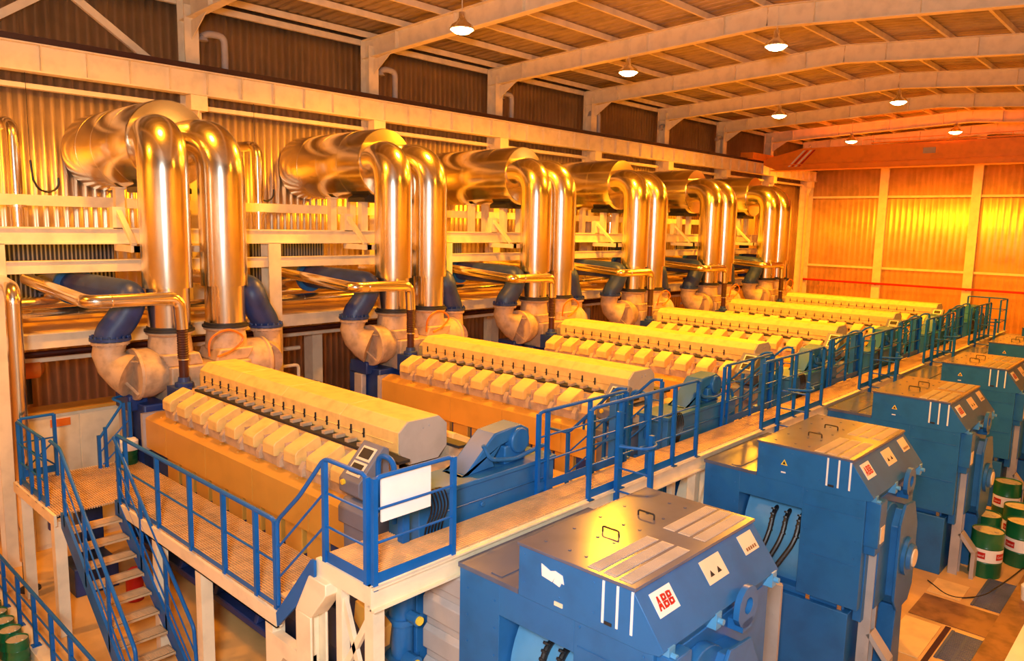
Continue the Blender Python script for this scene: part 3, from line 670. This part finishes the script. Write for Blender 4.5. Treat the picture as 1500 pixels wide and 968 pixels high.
# lower guard rail on the kerb with pails behind it
b = MB(); b.box(-15.6, -8.6, 2.83, 3.02, 0, .16); struct(b.build('trim_kerb', 'cream', origin=(-12, 2.9, 0)))
ZK = .16
rail('blue guard rail on the low kerb at the lower left, in front of the stairs', [(x, 2.92, ZK, ZK+.80) for x in (-15.4, -14.55, -13.75, -12.95, -12.15, -11.35, -10.55, -9.75)],
     [(-15.4, 2.92, ZK+.82), (-9.3, 2.92, ZK+.82)], [[(-15.4, 2.92, ZK+.52), (-9.3, 2.92, ZK+.52)], [(-15.4, 2.92, ZK+.26), (-9.3, 2.92, ZK+.26)]], r=.026)
def drum(x, y, r, h, label, group, name='oil_drum', z=0, band=True, rot=0., text=True):
    D = empty(name, (x, y, z), label, 'drum' if r > .2 else 'pail', group)
    p = [(0, r*.97), (.01, r), (h*.32, r), (h*.335, r*1.025), (h*.35, r), (h*.65, r), (h*.665, r*1.025), (h*.68, r), (h-.012, r), (h, r*1.01), (h+.006, r*.99), (h, r*.96), (h-.02, r*.95)]
    MB().lathe((x, y, z), 'z', p, 28).build('shell', 'green', D)
    b = MB(); b.lathe((x, y, z+h-.022), 'z', [(0, .01), (.004, r*.95)], 28); b.lathe((x+.5*r*math.cos(rot+1), y+.5*r*math.sin(rot+1), z+h-.02), 'z', [(0, r*.16), (.015, r*.16)], 10)
    b.cyl((x-.5*r, y, z+h-.02), (x-.5*r, y, z+h-.008), r*.08, 8); b.build('lid', 'lid', D)
    if band:
        b = MB(); n = 28; a0, a1 = rot-1.5, rot+1.5
        vs = []
        for k in range(n+1):
            a = a0+(a1-a0)*k/n
            for zz in (.36*h, .64*h): vs.append((x+(r+.003)*math.cos(a), y+(r+.003)*math.sin(a), z+zz))
        b.add(vs, [(2*k, 2*k+2, 2*k+3, 2*k+1) for k in range(n)]); L_ = b.build('label', 'white', D)
        for q in (-.85, .55):
            b = MB(); vs = []
            for k in range(9):
                a = rot+q-.36+.72*k/8
                for zz in (.43*h, .57*h): vs.append((x+(r+.006)*math.cos(a), y+(r+.006)*math.sin(a), z+zz))
            b.add(vs, [(2*k, 2*k+2, 2*k+3, 2*k+1) for k in range(8)]); b.build('logo_panel', 'red', L_)
            if text:
                tm = text_mesh('Castrol')
                w = max(v[0] for v in tm[0]); hh = max(v[1] for v in tm[0]); sc = .56*r/w if w else 1
                b = MB(); b.add([(x+(r+.009)*math.cos(rot+q+(v[0]-w/2)*sc/r), y+(r+.009)*math.sin(rot+q+(v[0]-w/2)*sc/r), z+h*.5+(v[1]-hh/2)*sc*1.2) for v in tm[0]], tm[1]); b.build('lettering', 'white', L_)
    return D
def text_mesh(s, bold=0., shear=0.):
    cu = bpy.data.curves.new('t', 'FONT'); cu.body = s; cu.size = 1; cu.offset = bold; cu.shear = shear; cu.fill_mode = 'FRONT'
    o = bpy.data.objects.new('t', cu); COL.objects.link(o)
    dg = bpy.context.evaluated_depsgraph_get(); me = bpy.data.meshes.new_from_object(o.evaluated_get(dg))
    vs = [tuple(v.co) for v in me.vertices]; fs = [tuple(p.vertices) for p in me.polygons]
    x0 = min(v[0] for v in vs); y0 = min(v[1] for v in vs); vs = [(v[0]-x0, v[1]-y0, 0) for v in vs]
    bpy.data.objects.remove(o); bpy.data.meshes.remove(me); bpy.data.curves.remove(cu)
    return vs, fs
PAIL = []
for k, w in enumerate(('at the frame edge', 'second along the kerb', 'third along the kerb', 'fourth along the kerb', 'fifth along the kerb', 'sixth along the kerb', 'lowest, where the kerb leaves the frame')): PAIL.append((-14.2+.36*k, 2.66, 'kerb row, '+w))
for k, w in enumerate(('upper one at the frame edge', 'second from the top', 'third from the top', 'in the bottom left corner')): PAIL.append((-13.35+.36*k, 2.33, 'outer row, '+w))
for x, y, w in PAIL: drum(x, y, .145, .42, 'green pail with metal lid, '+w, 'green pails below the kerb', 'oil_pail', band=False)
D = drum(-14.05, 5.02, .14, .26, 'dark green pail with a round white lid on the platform', None, 'paint_pail', z=ZP, band=False)
b = MB(); b.lathe((-14.05, 5.02, ZP+.26), 'z', [(0, .145), (0, .165), (.16, .165), (.20, .12)], 20); b.build('cap', 'white', D)

# ================================================================ GENERATORS
def make_gen():
    YC0 = 6.43
    G = empty('generator', (-4.4, YC0, 0), '', 'generator')
    y0, y1 = 5.30, 7.56
    # main body with the recessed opening on the near side
    b = MB(); b.box(-5.62, -5.03, y0, y1, 1.22, 2.80); b.box(-4.06, -3.20, y0, y1, 1.22, 2.86); b.box(-5.03, -4.06, y0, y1, 2.47, 2.80); b.box(-5.03, -4.06, 5.95, y1, 1.22, 2.47)
    b.box(-3.9, -3.25, y0-.012, y0, 1.85, 1.86); b.box(-4.02, -3.24, y0-.008, y0, 2.55, 2.56)
    for x in (-4.0, -3.3):
        for z in (2.2, 2.75, 1.95, 1.4): b.cyl((x, y0-.012, z), (x, y0, z), .014, 6)
    for x in (-5.5, -5.1):
        for z in (2.0, 2.3, 2.6): b.cyl((x, y0-.012, z), (x, y0, z), .014, 6)
    b.build('body', 'blue', G, bevel=.008)
    b = MB(); b.box(-5.64, -4.77, y0-.01, y1+.01, 2.80, 2.85); b.box(-5.2, -5.05, y0+.05, y1-.05, 2.85, 2.862); b.build('body_roof', 'galv', G)
    b = MB(); b.lathe((-5.0, 6.43, 1.75), 'x', [(0, .99), (.93, .99)], 48); b.build('stator', 'lblue', G)
    b = MB(); b.box(-5.5, -3.32, y0+.02, y1-.02, 0, 1.12); b.box(-5.4, -3.4, y0+.1, y1-.1, 1.12, 1.22); b.build('base', 'blue', G, bevel=.01)
    for x in (-5.2, -4.4, -3.9, -3.45):
        b = MB(); b.box(x-.03, x+.03, y0+.05, y0+.1, 1.12, 1.22); b.build('foot_bolt', 'bright', G)
    # hood
    b = MB(); b.prism([(-4.77, 2.79), (-4.77, 3.31), (-3.43, 3.31), (-3.10, 2.87), (-3.14, 2.82), (-3.3, 2.79)], 'y', y0-.004, y1+.004)
    b.prism([(-3.3, 2.82), (-3.14, 2.82), (-3.2, 2.70)], 'y', y0+.1, y1-.1)
    for x in (-4.7, -4.25, -3.85):
        for z in (2.95, 3.24): b.cyl((x, y0-.010, z), (x, y0, z), .013, 6)
    b.build('hood', 'blue', G, bevel=.006)
    b = MB(); b.box(-4.79, -3.40, y0-.015, y1+.015, 3.31, 3.342)
    for x in (-4.6, -4.3, -4.1):
        for k in range(5): b.cyl((x, y0+.2+.45*k, 3.342), (x, y0+.2+.45*k, 3.35), .02, 6)
    b.build('hood_roof', 'galv', G, bevel=.004)
    for ya, yb in ((y0+.04, 6.33), (6.62, y1-.04)):
        for k in range(3):
            x = -3.96+.175*k; b = MB(); n = 12
            b.box(x, x+.135, ya, yb, 3.342, 3.346)
            for j in range(8): b.box(x+.008+.016*j, x+.014+.016*j, ya+.02, yb-.02, 3.346, 3.354)
            b.build('louvre', 'grey', G)
    for x in (-3.74, -3.585, -3.43):
        b = MB(); b.box(x-.012, x+.012, y0-.012, y0, 2.90, 3.30); b.build('strip', 'white', G)
    for yy in (6.1, 6.75):
        b = MB(); b.tube(bend([(-4.35, yy, 3.342), (-4.35, yy, 3.40), (-4.15, yy, 3.40), (-4.15, yy, 3.342)], .02, 3), .010, 6); b.build('handle', 'dark', G)
    # plates on the sloping end of the hood
    du = Vector((.33, 0, -.44)).normalized(); dn = Vector((.44, 0, .33)).normalized(); top = Vector((-3.43, 0, 3.31))
    def onhood(yc, t0, t1, hw, lift, name, m_, parent=None):
        b = MB(); vs = []
        for h in (lift, lift+.006):
            for t, yy in ((t0, yc-hw), (t0, yc+hw), (t1, yc+hw), (t1, yc-hw)): vs.append(top+du*t+dn*h+Vector((0, yy, 0)))
        b.add(vs, [(0, 3, 2, 1), (4, 5, 6, 7), (0, 1, 5, 4), (1, 2, 6, 5), (2, 3, 7, 6), (3, 0, 4, 7)]); return b.build(name, m_, parent or G)
    pl = onhood(5.62, .09, .31, .165, .001, 'logo_plate', 'white')
    LA = [[(0, 0), (.32, 0), (.38, .22), (.62, .22), (.68, 0), (1, 0), (.81, .49), (.19, .49)], [(.195, .51), (.46, .51), (.50, .66), (.54, .51), (.805, .51), (.64, 1), (.36, 1)]]
    R4 = lambda a, b_, c, d: [(a, c), (b_, c), (b_, d), (a, d)]
    LB = [R4(0, .36, 0, .49), R4(0, .36, .51, 1), R4(.36, .70, 0, .17), R4(.36, .70, .33, .49), R4(.36, .66, .51, .67), R4(.36, .66, .83, 1), R4(.66, 1, .04, .46), R4(.62, .94, .54, .96)]
    b = MB()
    for k, Lt in enumerate((LA, LB, LB)):
        for poly in Lt:
            b.add([top+du*(.262-y_*.125)+dn*.0095+Vector((0, 5.62-.125+k*.086+x_*.078, 0)) for x_, y_ in poly], [tuple(range(len(poly)))])
    b.build('lettering', 'red', pl)
    q = onhood(6.52, .08, .31, .19, .001, 'warning_plate', 'plate')
    for yy in (6.44, 6.58):
        b = MB(); vs = [top+du*t+dn*.009+Vector((0, y_, 0)) for t, y_ in ((.19, yy), (.25, yy-.04), (.25, yy+.04))]; b.add(vs, [(0, 1, 2)]); b.build('warning_symbol', 'dark', q)
    q = onhood(7.28, .06, .26, .15, .001, 'rating_plate', 'plate')
    b = MB()
    for k in range(5): 
        yy = 7.18+.045*k; b.add([top+du*t+dn*.009+Vector((0, y_, 0)) for t, y_ in ((.20, yy), (.20, yy+.03), (.235, yy+.03), (.235, yy))], [(0, 1, 2, 3)])
    b.build('rating_mark', 'rust', q)
    # sticker on the near side
    b = MB(); b.prism([(-4.41, 3.05), (-4.31, 3.05), (-4.36, 3.135)], 'y', y0-.010, y0-.004); st = b.build('warning_sticker', 'yellow', G)
    b = MB(); b.prism([(-4.385, 3.062), (-4.335, 3.062), (-4.36, 3.11)], 'y', y0-.013, y0-.009); b.build('warning_symbol', 'dark', st)
    b = MB(); b.box(-4.40, -4.33, y0-.010, y0-.004, 2.93, 2.95); b.build('small_sticker', 'white', G)
    b = MB(); b.box(-3.72, -3.64, y0-.012, y0, 2.895, 2.925); b.build('badge', 'dark', G)
    # power cables out of the opening
    for k in range(3):
        x = -4.55+.20*k; b = MB()
        b.tube(bend([(x, 6.0, 2.25), (x, 5.52, 2.30), (x+.02, 5.34, 1.95), (x-.10-.06*k, 5.12, 1.45), (-4.72+.05*k, 5.02, 1.22), (-4.74+.05*k, 5.02, .2)], .25, 6), .036, 10)
        for j in range(5): b.tube([(x+.005*j, 5.5-.035*j, 2.29-.07*j), (x+.005*j, 5.49-.035*j, 2.27-.07*j)], .040, 10)
        b.build('power_cable', 'black', G)
    b = MB(); b.box(-4.84, -4.54, 4.96, 5.08, 1.26, 1.32); b.build('cable_clamp', 'bright', G)
    # end of the machine: lugs, junction box, bearing shield
    for yy, zz in ((5.42, 2.80), (6.25, 2.80), (7.45, 2.80)):
        b = MB(); b.box(-3.22, -3.09, yy-.05, yy+.05, zz-.08, zz+.08); b.cyl((-3.09, yy, zz), (-3.04, yy, zz), .03, 8); b.build('hood_catch', 'lblue', G)
    b = MB(); pts = arc((6.78, 2.62), .20, -20, 200, 14); n = len(pts); inn = arc((6.78, 2.62), .085, -20, 200, 14)
    pr = pts+[(6.58, 2.42), (6.98, 2.42)]
    hole = [(6.78+.085*math.cos(2*PI*k/16), 2.60+.085*math.sin(2*PI*k/16)) for k in range(16)]
    # ring plate built from quads
    vs = []; R_ = 16
    for xx in (-3.08, -3.02):
        for k in range(R_):
            a = 2*PI*k/R_; vs.append((xx, 6.72+.085*math.cos(a), 2.80+.085*math.sin(a)))
        for k in range(R_):
            a = 2*PI*k/R_; rr = .20 if math.sin(a) > -.3 else .22; vs.append((xx, 6.72+rr*math.cos(a), 2.80+rr*math.sin(a)))
    fs = []
    for k in range(R_):
        k2 = (k+1) % R_; o = 2*R_
        fs += [(k, k2, R_+k2, R_+k), (o+k, o+R_+k, o+R_+k2, o+k2), (k, o+k, o+k2, k2), (R_+k, R_+k2, o+R_+k2, o+R_+k)]
    b.add(vs, fs); b.box(-3.25, -3.02, 6.62, 6.82, 2.55, 2.66); b.build('lifting_lug', 'blue', G)
    b = MB(); b.box(-3.3, -3.18, 5.45, 7.4, 1.0, 2.72); b.prism(arc((6.0, 2.22), .42, 0, 180, 16)+[(5.58, 1.2), (6.42, 1.2)], 'x', -3.18, -3.06); b.build('end_shield', 'blue', G, bevel=.01)
    b = MB(); b.box(-3.30, -3.02, 5.36, 5.64, 2.16, 2.80); b.box(-3.27, -3.06, 5.40, 5.60, 2.03, 2.16); J = b.build('junction_box', 'blue', G, bevel=.01)
    b = MB(); b.box(-3.02, -3.01, 5.42, 5.58, 2.22, 2.45); b.build('nameplate', 'plate', J)
    pr = [(6.18, 1.0), (6.68, 1.0), (6.85, 1.2), (6.85, 2.15), (6.62, 2.55), (6.18, 2.60), (6.0, 2.35), (6.0, 1.2)]
    b = MB(); b.prism(pr, 'x', -2.96, -2.92); b.prism([(6.43+(y-6.43)*.9, 1.8+(z-1.8)*.9) for y, z in pr], 'x', -3.3, -2.96)
    b.build('bearing_housing', 'blue', G, bevel=.008)
    b = MB(); b.lathe((-2.92, 6.40, 1.78), 'x', [(0, .28), (.05, .28), (.05, .2), (.10, .18), (.10, .05)], 28); b.build('bearing_cover', 'blue', G)
    b = MB(); b.lathe((-2.82, 6.40, 1.78), 'x', [(0, .13), (.02, .13), (.02, .04)], 20); b.build('bearing_cap', 'plate', G)
    b = MB(); b.prism([(6.2, .0), (6.66, 0), (6.58, 1.02), (6.28, 1.02)], 'x', -3.2, -2.96); b.build('bearing_foot', 'blue', G, bevel=.01)
    return G
GW = ['blue generator with silver hood strips '+w for w in WHERE]
GW[0] = 'nearest blue generator, cut off by the bottom of the photo'
GN = repeat(make_gen(), GW, 'generators in a row')

gone = [c for c in bpy.data.objects if c.parent is GN[0] and c.name.startswith(('warning_sticker', 'small_sticker'))]
gone = [c for c in bpy.data.objects if c.parent in gone] + gone
for c in gone: bpy.data.objects.remove(c)
b = MB(); b.prism([(-4.46, 3.10), (-4.33, 3.08), (-4.30, 3.13), (-4.19, 3.10), (-4.21, 3.18), (-4.30, 3.20), (-4.36, 3.18), (-4.47, 3.22)], 'y', 5.284, 5.294); b.prism([(-4.32, 3.08), (-4.24, 3.06), (-4.22, 3.10), (-4.30, 3.13)], 'y', 5.284, 5.294)
b.build('torn_paper', 'white', GN[0]); b = MB(); b.box(-4.30, -4.20, 5.284, 5.295, 2.86, 2.90); b.build('small_sticker', 'plate', GN[0])
# cable posts at the generator ends
Kp = empty('cable_post', (-3.1, 5.70, 0), '', 'post')
b = MB(); b.box(-3.24, -3.22, 5.56, 5.78, 0, 2.02); b.box(-3.22, -3.08, 5.56, 5.58, 0, 2.02); b.box(-3.22, -3.08, 5.76, 5.78, 0, 2.02)
for z in (.5, .9, 1.3, 1.7): b.cyl((-3.15, 5.555, z), (-3.15, 5.56, z), .015, 6)
b.build('channel', 'grey', Kp)
b = MB(); b.bar((-3.10, 5.67, .82), (-2.84, 5.67, .50), .22, .07); b.box(-2.88, -2.81, 5.56, 5.78, 0, .52); b.build('knee_brace', 'grey', Kp)
repeat(Kp, ['grey cable post with knee brace at the end of generator '+w for w in WHERE], 'cable posts by the generators')
Kp = empty('cable_riser', (-4.6, 9.8, 0), '', 'cable tray')
b = MB(); b.box(-4.14, -3.84, 9.50, 9.56, 0, 1.74); b.box(-4.14, -4.08, 9.42, 9.50, 0, 1.72)
for z in (.6, .95, 1.3): b.cyl((-3.93, 9.49, z), (-3.93, 9.50, z), .012, 6)
b.build('channel', 'grey', Kp, bevel=.004); b = MB(); b.box(-4.10, -3.88, 9.57, 9.63, 0, 1.72); b.build('cover', 'grey', Kp)
tag(Kp, 'grey vertical cable riser standing between the two nearest generators', 'cable tray')

# coupling guards and pumps between engine and generator
Cg = empty('coupling_guard', (-6.0, 6.4, 0), '', 'guard')
b = MB(); b.box(-6.30, -5.66, 5.42, 7.4, 0, 2.60)
for k in range(6): b.prism([(5.42, .35+.40*k), (5.36, .38+.40*k), (5.36, .60+.40*k), (5.42, .66+.40*k)], 'x', -6.30, -5.66)
b.build('panel', 'grey', Cg, bevel=.01)
repeat(Cg, ['ribbed grey coupling guard between engine and generator, set '+w for w in WHERE[:1]], 'coupling guards under the walkway')
Ch = empty('coupling_guard', (-5.9, 11.7, 0), '', 'guard')
b = MB(); b.lathe((-6.25, 11.70, 1.75), 'x', [(0, .78), (0, .92), (.42, .92), (.48, .96), (.56, .96), (.56, .80)], 40); b.box(-6.2, -5.7, 11.2, 12.2, 0, .9); b.build('ring', 'cream', Ch)
b = MB(); b.lathe((-6.0, 11.70, 1.75), 'x', [(0, .3), (0, .78), (.20, .74), (.24, .3)], 32); b.build('flywheel', 'amber', Ch)
repeat(Ch, ['round cream coupling guard with amber flywheel, before generator '+w for w in WHERE[1:]], 'round coupling guards', offs=DY[1:])
Pm = empty('pump', (-6.65, 5.1, 0), '', 'pump')
b = MB(); b.lathe((-6.62, 5.12, .9), 'z', [(0, .16), (.5, .16), (.5, .20), (.56, .20), (.56, .13), (.95, .13), (.98, .19), (1.05, .19), (1.05, .16), (1.55, .16), (1.6, .08)], 20)
b.box(-6.8, -6.45, 4.95, 5.3, 0, .9); b.cyl((-6.45, 5.05, 1.5), (-6.28, 5.05, 1.5), .09, 12); b.cyl((-6.45, 5.1, 2.0), (-6.3, 5.1, 2.0), .07, 12); b.build('casing', 'blue', Pm)
b = MB(); b.cyl((-6.30, 5.05, 1.5), (-6.27, 5.05, 1.5), .055, 14); b.build('hand_wheel', 'yellow', Pm)
b = MB(); b.cyl((-6.31, 5.1, 2.0), (-6.27, 5.1, 2.0), .05, 14); b.build('hand_wheel', 'yellow', Pm)
b = MB(); b.tube(bend([(-6.9, 5.0, 2.1), (-6.8, 4.9, 1.75), (-6.66, 4.95, 1.9)], .1), .014, 6); b.build('hose', 'black', Pm)
Pm.location.x += .12; Pm.location.y += .10
repeat(Pm, ['blue upright pump below the walkway, engine '+w for w in WHERE], 'pumps below the walkway')
b = MB(); b.prism([(-6.75, 1.98), (-6.42, 1.72), (-6.26, 1.82), (-6.22, 2.08), (-6.40, 2.16), (-6.72, 2.22)], 'y', 4.72, 4.86); tag(b.build('funnel', 'amber', bevel=.015), 'orange yellow funnel piece beside the blue pump under the walkway', 'funnel')

# ================================================================ RIGHT SIDE FLOOR
b = MB(); b.box(-2.12, XR-.05, YN+.1, 44, .0, .10); struct(b.build('trim_kerb_right', 'rust', origin=(-1, 10, 0)))
for i in range(6):
    yb = 6.43+DY[i]
    for q, (a, c, w_) in enumerate(((.5, 1.8, 'after'), (3.05, 3.75, 'two plates after'))):
        if i < 5 or q == 0:
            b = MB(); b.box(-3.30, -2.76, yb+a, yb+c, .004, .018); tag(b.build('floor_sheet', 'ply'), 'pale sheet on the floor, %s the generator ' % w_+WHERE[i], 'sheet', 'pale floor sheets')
    b = MB(); b.box(-3.3, -2.13, yb+1.95, yb+2.92, .004, .014); tag(b.build('trench_plate', 'rust'), 'rusty trench cover plate after the generator '+WHERE[i], 'plate', 'rusty trench plates')
    for q, a in enumerate((.75, 3.05)):
        b = MB()
        n_ = 21 if q == 0 else 28
        for k in range(n_): b.box(-2.56, -2.15, yb+a+.05*k, yb+a+.03+.05*k, .004, .022)
        b.box(-2.60, -2.555, yb+a-.02, yb+a+.05*n_+.01, .004, .022); b.box(-2.155, -2.13, yb+a-.02, yb+a+.05*n_+.01, .004, .022); b.box(-2.38, -2.34, yb+a, yb+a+.05*n_-.02, .006, .018)
        tag(b.build('drain_grate', 'galv'), 'small grey floor grate by the kerb, %s the generator ' % ('beside', 'after')[q]+WHERE[i], 'grate', 'floor grates along the kerb')
    b = MB(); b.box(-2.71, -2.63, yb+.4, yb+1.9, .004, .010); tag(b.build('floor_channel', 'maroon'), 'short dark channel in the floor beside the generator '+WHERE[i], 'channel', 'dark floor channels')
DR = [(-2.72, 16.35, 'front drum beside the knee braced post'), (-2.33, 17.35, 'second from the front, at the frame edge'), (-2.95, 17.30, 'right behind the front drum'),
      (-2.55, 18.3, 'middle of the cluster'), (-2.50, 20.3, 'rearmost with a white square label on top'), (-3.05, 20.0, 'rear left, half hidden behind the middle drum'), (-2.35, 19.3, 'rear right at the frame edge')]
for i, (x, y, w) in enumerate(DR): drum(x, y, .27, .88, 'green oil drum with red and white band: '+w, 'green drums at the right', rot=-.95 if i % 2 == 0 else -1.3)
b = MB(); b.box(-1.74, XR-.06, YN+.2, 43, .10, .17); struct(b.build('trim_plinth', 'white', origin=(-1, 10, .1)))
b = MB(); b.tube(bend([(-3.4, 15.2, .02), (-2.9, 14.7, .02), (-2.5, 15.2, .02), (-2.3, 16.4, .025), (-2.15, 17.6, .03)], .5), .012, 6); tag(b.build('floor_cable', 'black'), 'thin black cable lying on the floor in front of the drums', 'cable')
b = MB(); b.lathe((-1.86, 15.45, .1), 'z', [(0, .12), (.25, .14), (.30, .10), (.34, .10)], 14); tag(b.build('white_jerrycan', 'white'), 'white container at the right edge on the kerb', 'container')

# ================================================================ BACK LEFT CLUTTER
cb_ = empty('switch_cabinet', (-16.4, 4.9, 0), 'cream double door cabinet with yellow top behind the landing', 'cabinet')
b = MB(); b.box(-16.6, -16.1, 3.95, 5.75, 0, 2.66); b.build('body', 'cream', cb_, bevel=.01)
b = MB(); b.box(-16.65, -16.05, 3.92, 5.78, 2.66, 2.72); b.build('top', 'amber', cb_)
for y0_, y1_ in ((4.0, 4.85), (4.87, 5.72)):
    b = MB(); b.box(-16.1, -16.08, y0_, y1_, .1, 2.6); b.build('door', 'cream', cb_, bevel=.005)
b = MB(); b.box(-16.08, -16.07, 4.35, 4.7, 2.40, 2.55); b.build('nameplate', 'oran2', cb_)
ob = empty('orange_valve', (-17.0, 4.25, 3.0), 'orange valve actuator behind the riser pipe', 'valve')
b = MB(); b.lathe((-17.0, 4.0, 3.42), 'y', [(0, .12), (.05, .2), (.45, .2), (.52, .12)], 16); b.build('body', 'oran2', ob)
b = MB(); b.cyl((-17.0, 4.25, 2.72), (-17.0, 4.25, 3.25), .07, 10); b.build('stem', 'dark', ob)
for i, d in enumerate(DY[1:]):
    y = 4.0+d
    mdl = empty('service_module', (-17, y, 0), 'cream service module with control box behind the exhaust pair, engine '+WHERE[i+1], 'module', 'service modules behind the engines')
    b = MB(); b.box(-17.3, -16.2, y-1.0, y+.6, 0, 2.6); b.build('body', 'cream', mdl, bevel=.01)
    b = MB(); b.box(-17.33, -16.17, y-1.03, y+.63, 2.6, 2.66); b.build('top', 'amber', mdl)
    b = MB(); b.box(-16.2, -16.05, y+.1, y+.5, 1.9, 2.5); b.build('control_box', 'grey', mdl)
    b = MB(); b.tube(bend([(-16.0, y-1.1, 3.0), (-16.0, y+.4, 3.0), (-16.0, y+.4, 2.0)], .1), .04, 8); b.tube([(-16.6, y-1.0, 3.3), (-16.6, y+.8, 3.3)], .05, 8); b.build('pipework', 'cream', mdl)
    b = MB(); b.box(-15.5, -15.1, y+.2, y+.6, 0, 2.4); b.box(-15.45, -15.15, y+.3, y+.5, 2.4, 2.7)
    tag(b.build('filter_stand', 'dblue', bevel=.02), 'dark blue filter stand behind the engine '+WHERE[i+1], 'filter', 'filter stands behind the engines')
    b = MB(); b.box(-17.6, -17.2, y+1.7-.15, y+1.7+.15, 0, 4.0); tag(b.build('support_column', 'cream'), 'stout cream column under the rack, behind engine '+WHERE[i+1], 'column', 'columns under the rack')
b = MB(); b.box(-14.9, -14.55, 4.3, 4.7, 0, 1.4); b.lathe((-14.7, 4.0, .9), 'z', [(0, .16), (.5, .16), (.6, .08)], 14); b.box(-14.3, -13.6, 3.9, 4.6, 0, .5)
tag(b.build('pump_skid', 'dblue', bevel=.02), 'dark blue pump skid under the landing', 'pump')
b = MB(); b.lathe((-12.9, 4.6, .0), 'z', [(0, .14), (.5, .14), (.56, .06)], 14); tag(b.build('red_cylinder', 'red'), 'red cylinder standing under the platform behind the stair treads', 'cylinder')

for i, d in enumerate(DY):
    SPn = empty('shade_panel', (-17.6, 5.0+d, 4.6), 'dark ribbed panel added as wall shade behind the rack, engine '+WHERE[i], 'panel', 'dark shade panels behind the rack')  # dark panel added in place of the shaded wall cladding behind the rack
    b = MB(); b.box(-17.66, -17.62, 4.1+d, 6.2+d, 4.6, 6.15); b.build('frame', 'dark', SPn)
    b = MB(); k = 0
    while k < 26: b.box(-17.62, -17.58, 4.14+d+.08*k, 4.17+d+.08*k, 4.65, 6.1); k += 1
    b.build('louvre', 'dgrey', SPn)  # ribs of the added shade panel
    b = MB(); b.lathe((-16.6, 8.45+d, 4.27), 'z', [(0, .2), (.05, .22), (1.75, .22), (1.85, .12)], 18)
    tag(b.build('blue_vessel', 'dblue'), 'dark blue vessel on the rack behind the exhaust pair, engine '+WHERE[i], 'vessel', 'blue vessels on the rack shelf')
# ================================================================ LIGHT, CAMERA, WORLD
FL = empty('added_flash', (.5, -1.2, 7.6), 'white flood light added beside the viewpoint, out of the frame', 'lamp')  # added flash-like light near the camera; the fixture around it is made up
fd = (Vector((-9, 8, 2.5))-Vector((.5, -1.2, 7.6))).normalized(); fq = fd.to_track_quat('-Z', 'Y')
FL.rotation_euler = fq.to_euler()
def lbox(name, m_, x, y, z0, z1):
    o = MB().box(-x, x, -y, y, z0, z1).build(name, m_, origin=(0, 0, 0)); o.parent = FL; o.location = (0, 0, 0); return o
lbox('housing', 'dgrey', .58, .85, .02, .20); lbox('lens', 'white', .55, .80, .005, .02)
o = MB().bar((0, 0, .2), (0, 0, .9), .06).build('bracket', 'dgrey', origin=(0, 0, 0)); o.parent = FL
ld = bpy.data.lights.new('flash', 'AREA'); ld.energy = 980; ld.color = (.95, .98, 1.); ld.shape = 'RECTANGLE'; ld.size = 1.1; ld.size_y = 1.6
lo = bpy.data.objects.new('flash_bulb', ld); COL.objects.link(lo); lo.parent = FL

w = bpy.data.worlds.new('world'); S.world = w; w.use_nodes = True
w.node_tree.nodes['Background'].inputs['Color'].default_value = (1., .75, .45, 1); w.node_tree.nodes['Background'].inputs['Strength'].default_value = .15

yaw, pit, rol, F = .749557662, .137882036, .0208925261, 1112.4654
f = Vector((-math.sin(yaw)*math.cos(pit), math.cos(yaw)*math.cos(pit), -math.sin(pit)))
r = Vector((math.cos(yaw), math.sin(yaw), 0)); u = r.cross(f)
r2 = r*math.cos(rol)+u*math.sin(rol); u2 = -r*math.sin(rol)+u*math.cos(rol)
cam = bpy.data.cameras.new('camera'); co = bpy.data.objects.new('camera', cam); COL.objects.link(co)
cam.sensor_width = 36; cam.sensor_fit = 'HORIZONTAL'; cam.lens = F/1500*36; cam.clip_start = .05; cam.clip_end = 200
mw = Matrix.Identity(4)
for i in range(3): mw[i][0] = r2[i]; mw[i][1] = u2[i]; mw[i][2] = -f[i]
mw[0][3], mw[1][3], mw[2][3] = 0, 0, ZC
co.matrix_world = mw
S.camera = co
S.view_settings.view_transform = 'Standard'; S.view_settings.look = 'None'; S.view_settings.gamma = 1; S.view_settings.use_curve_mapping = False
S.view_settings.exposure = 0.0
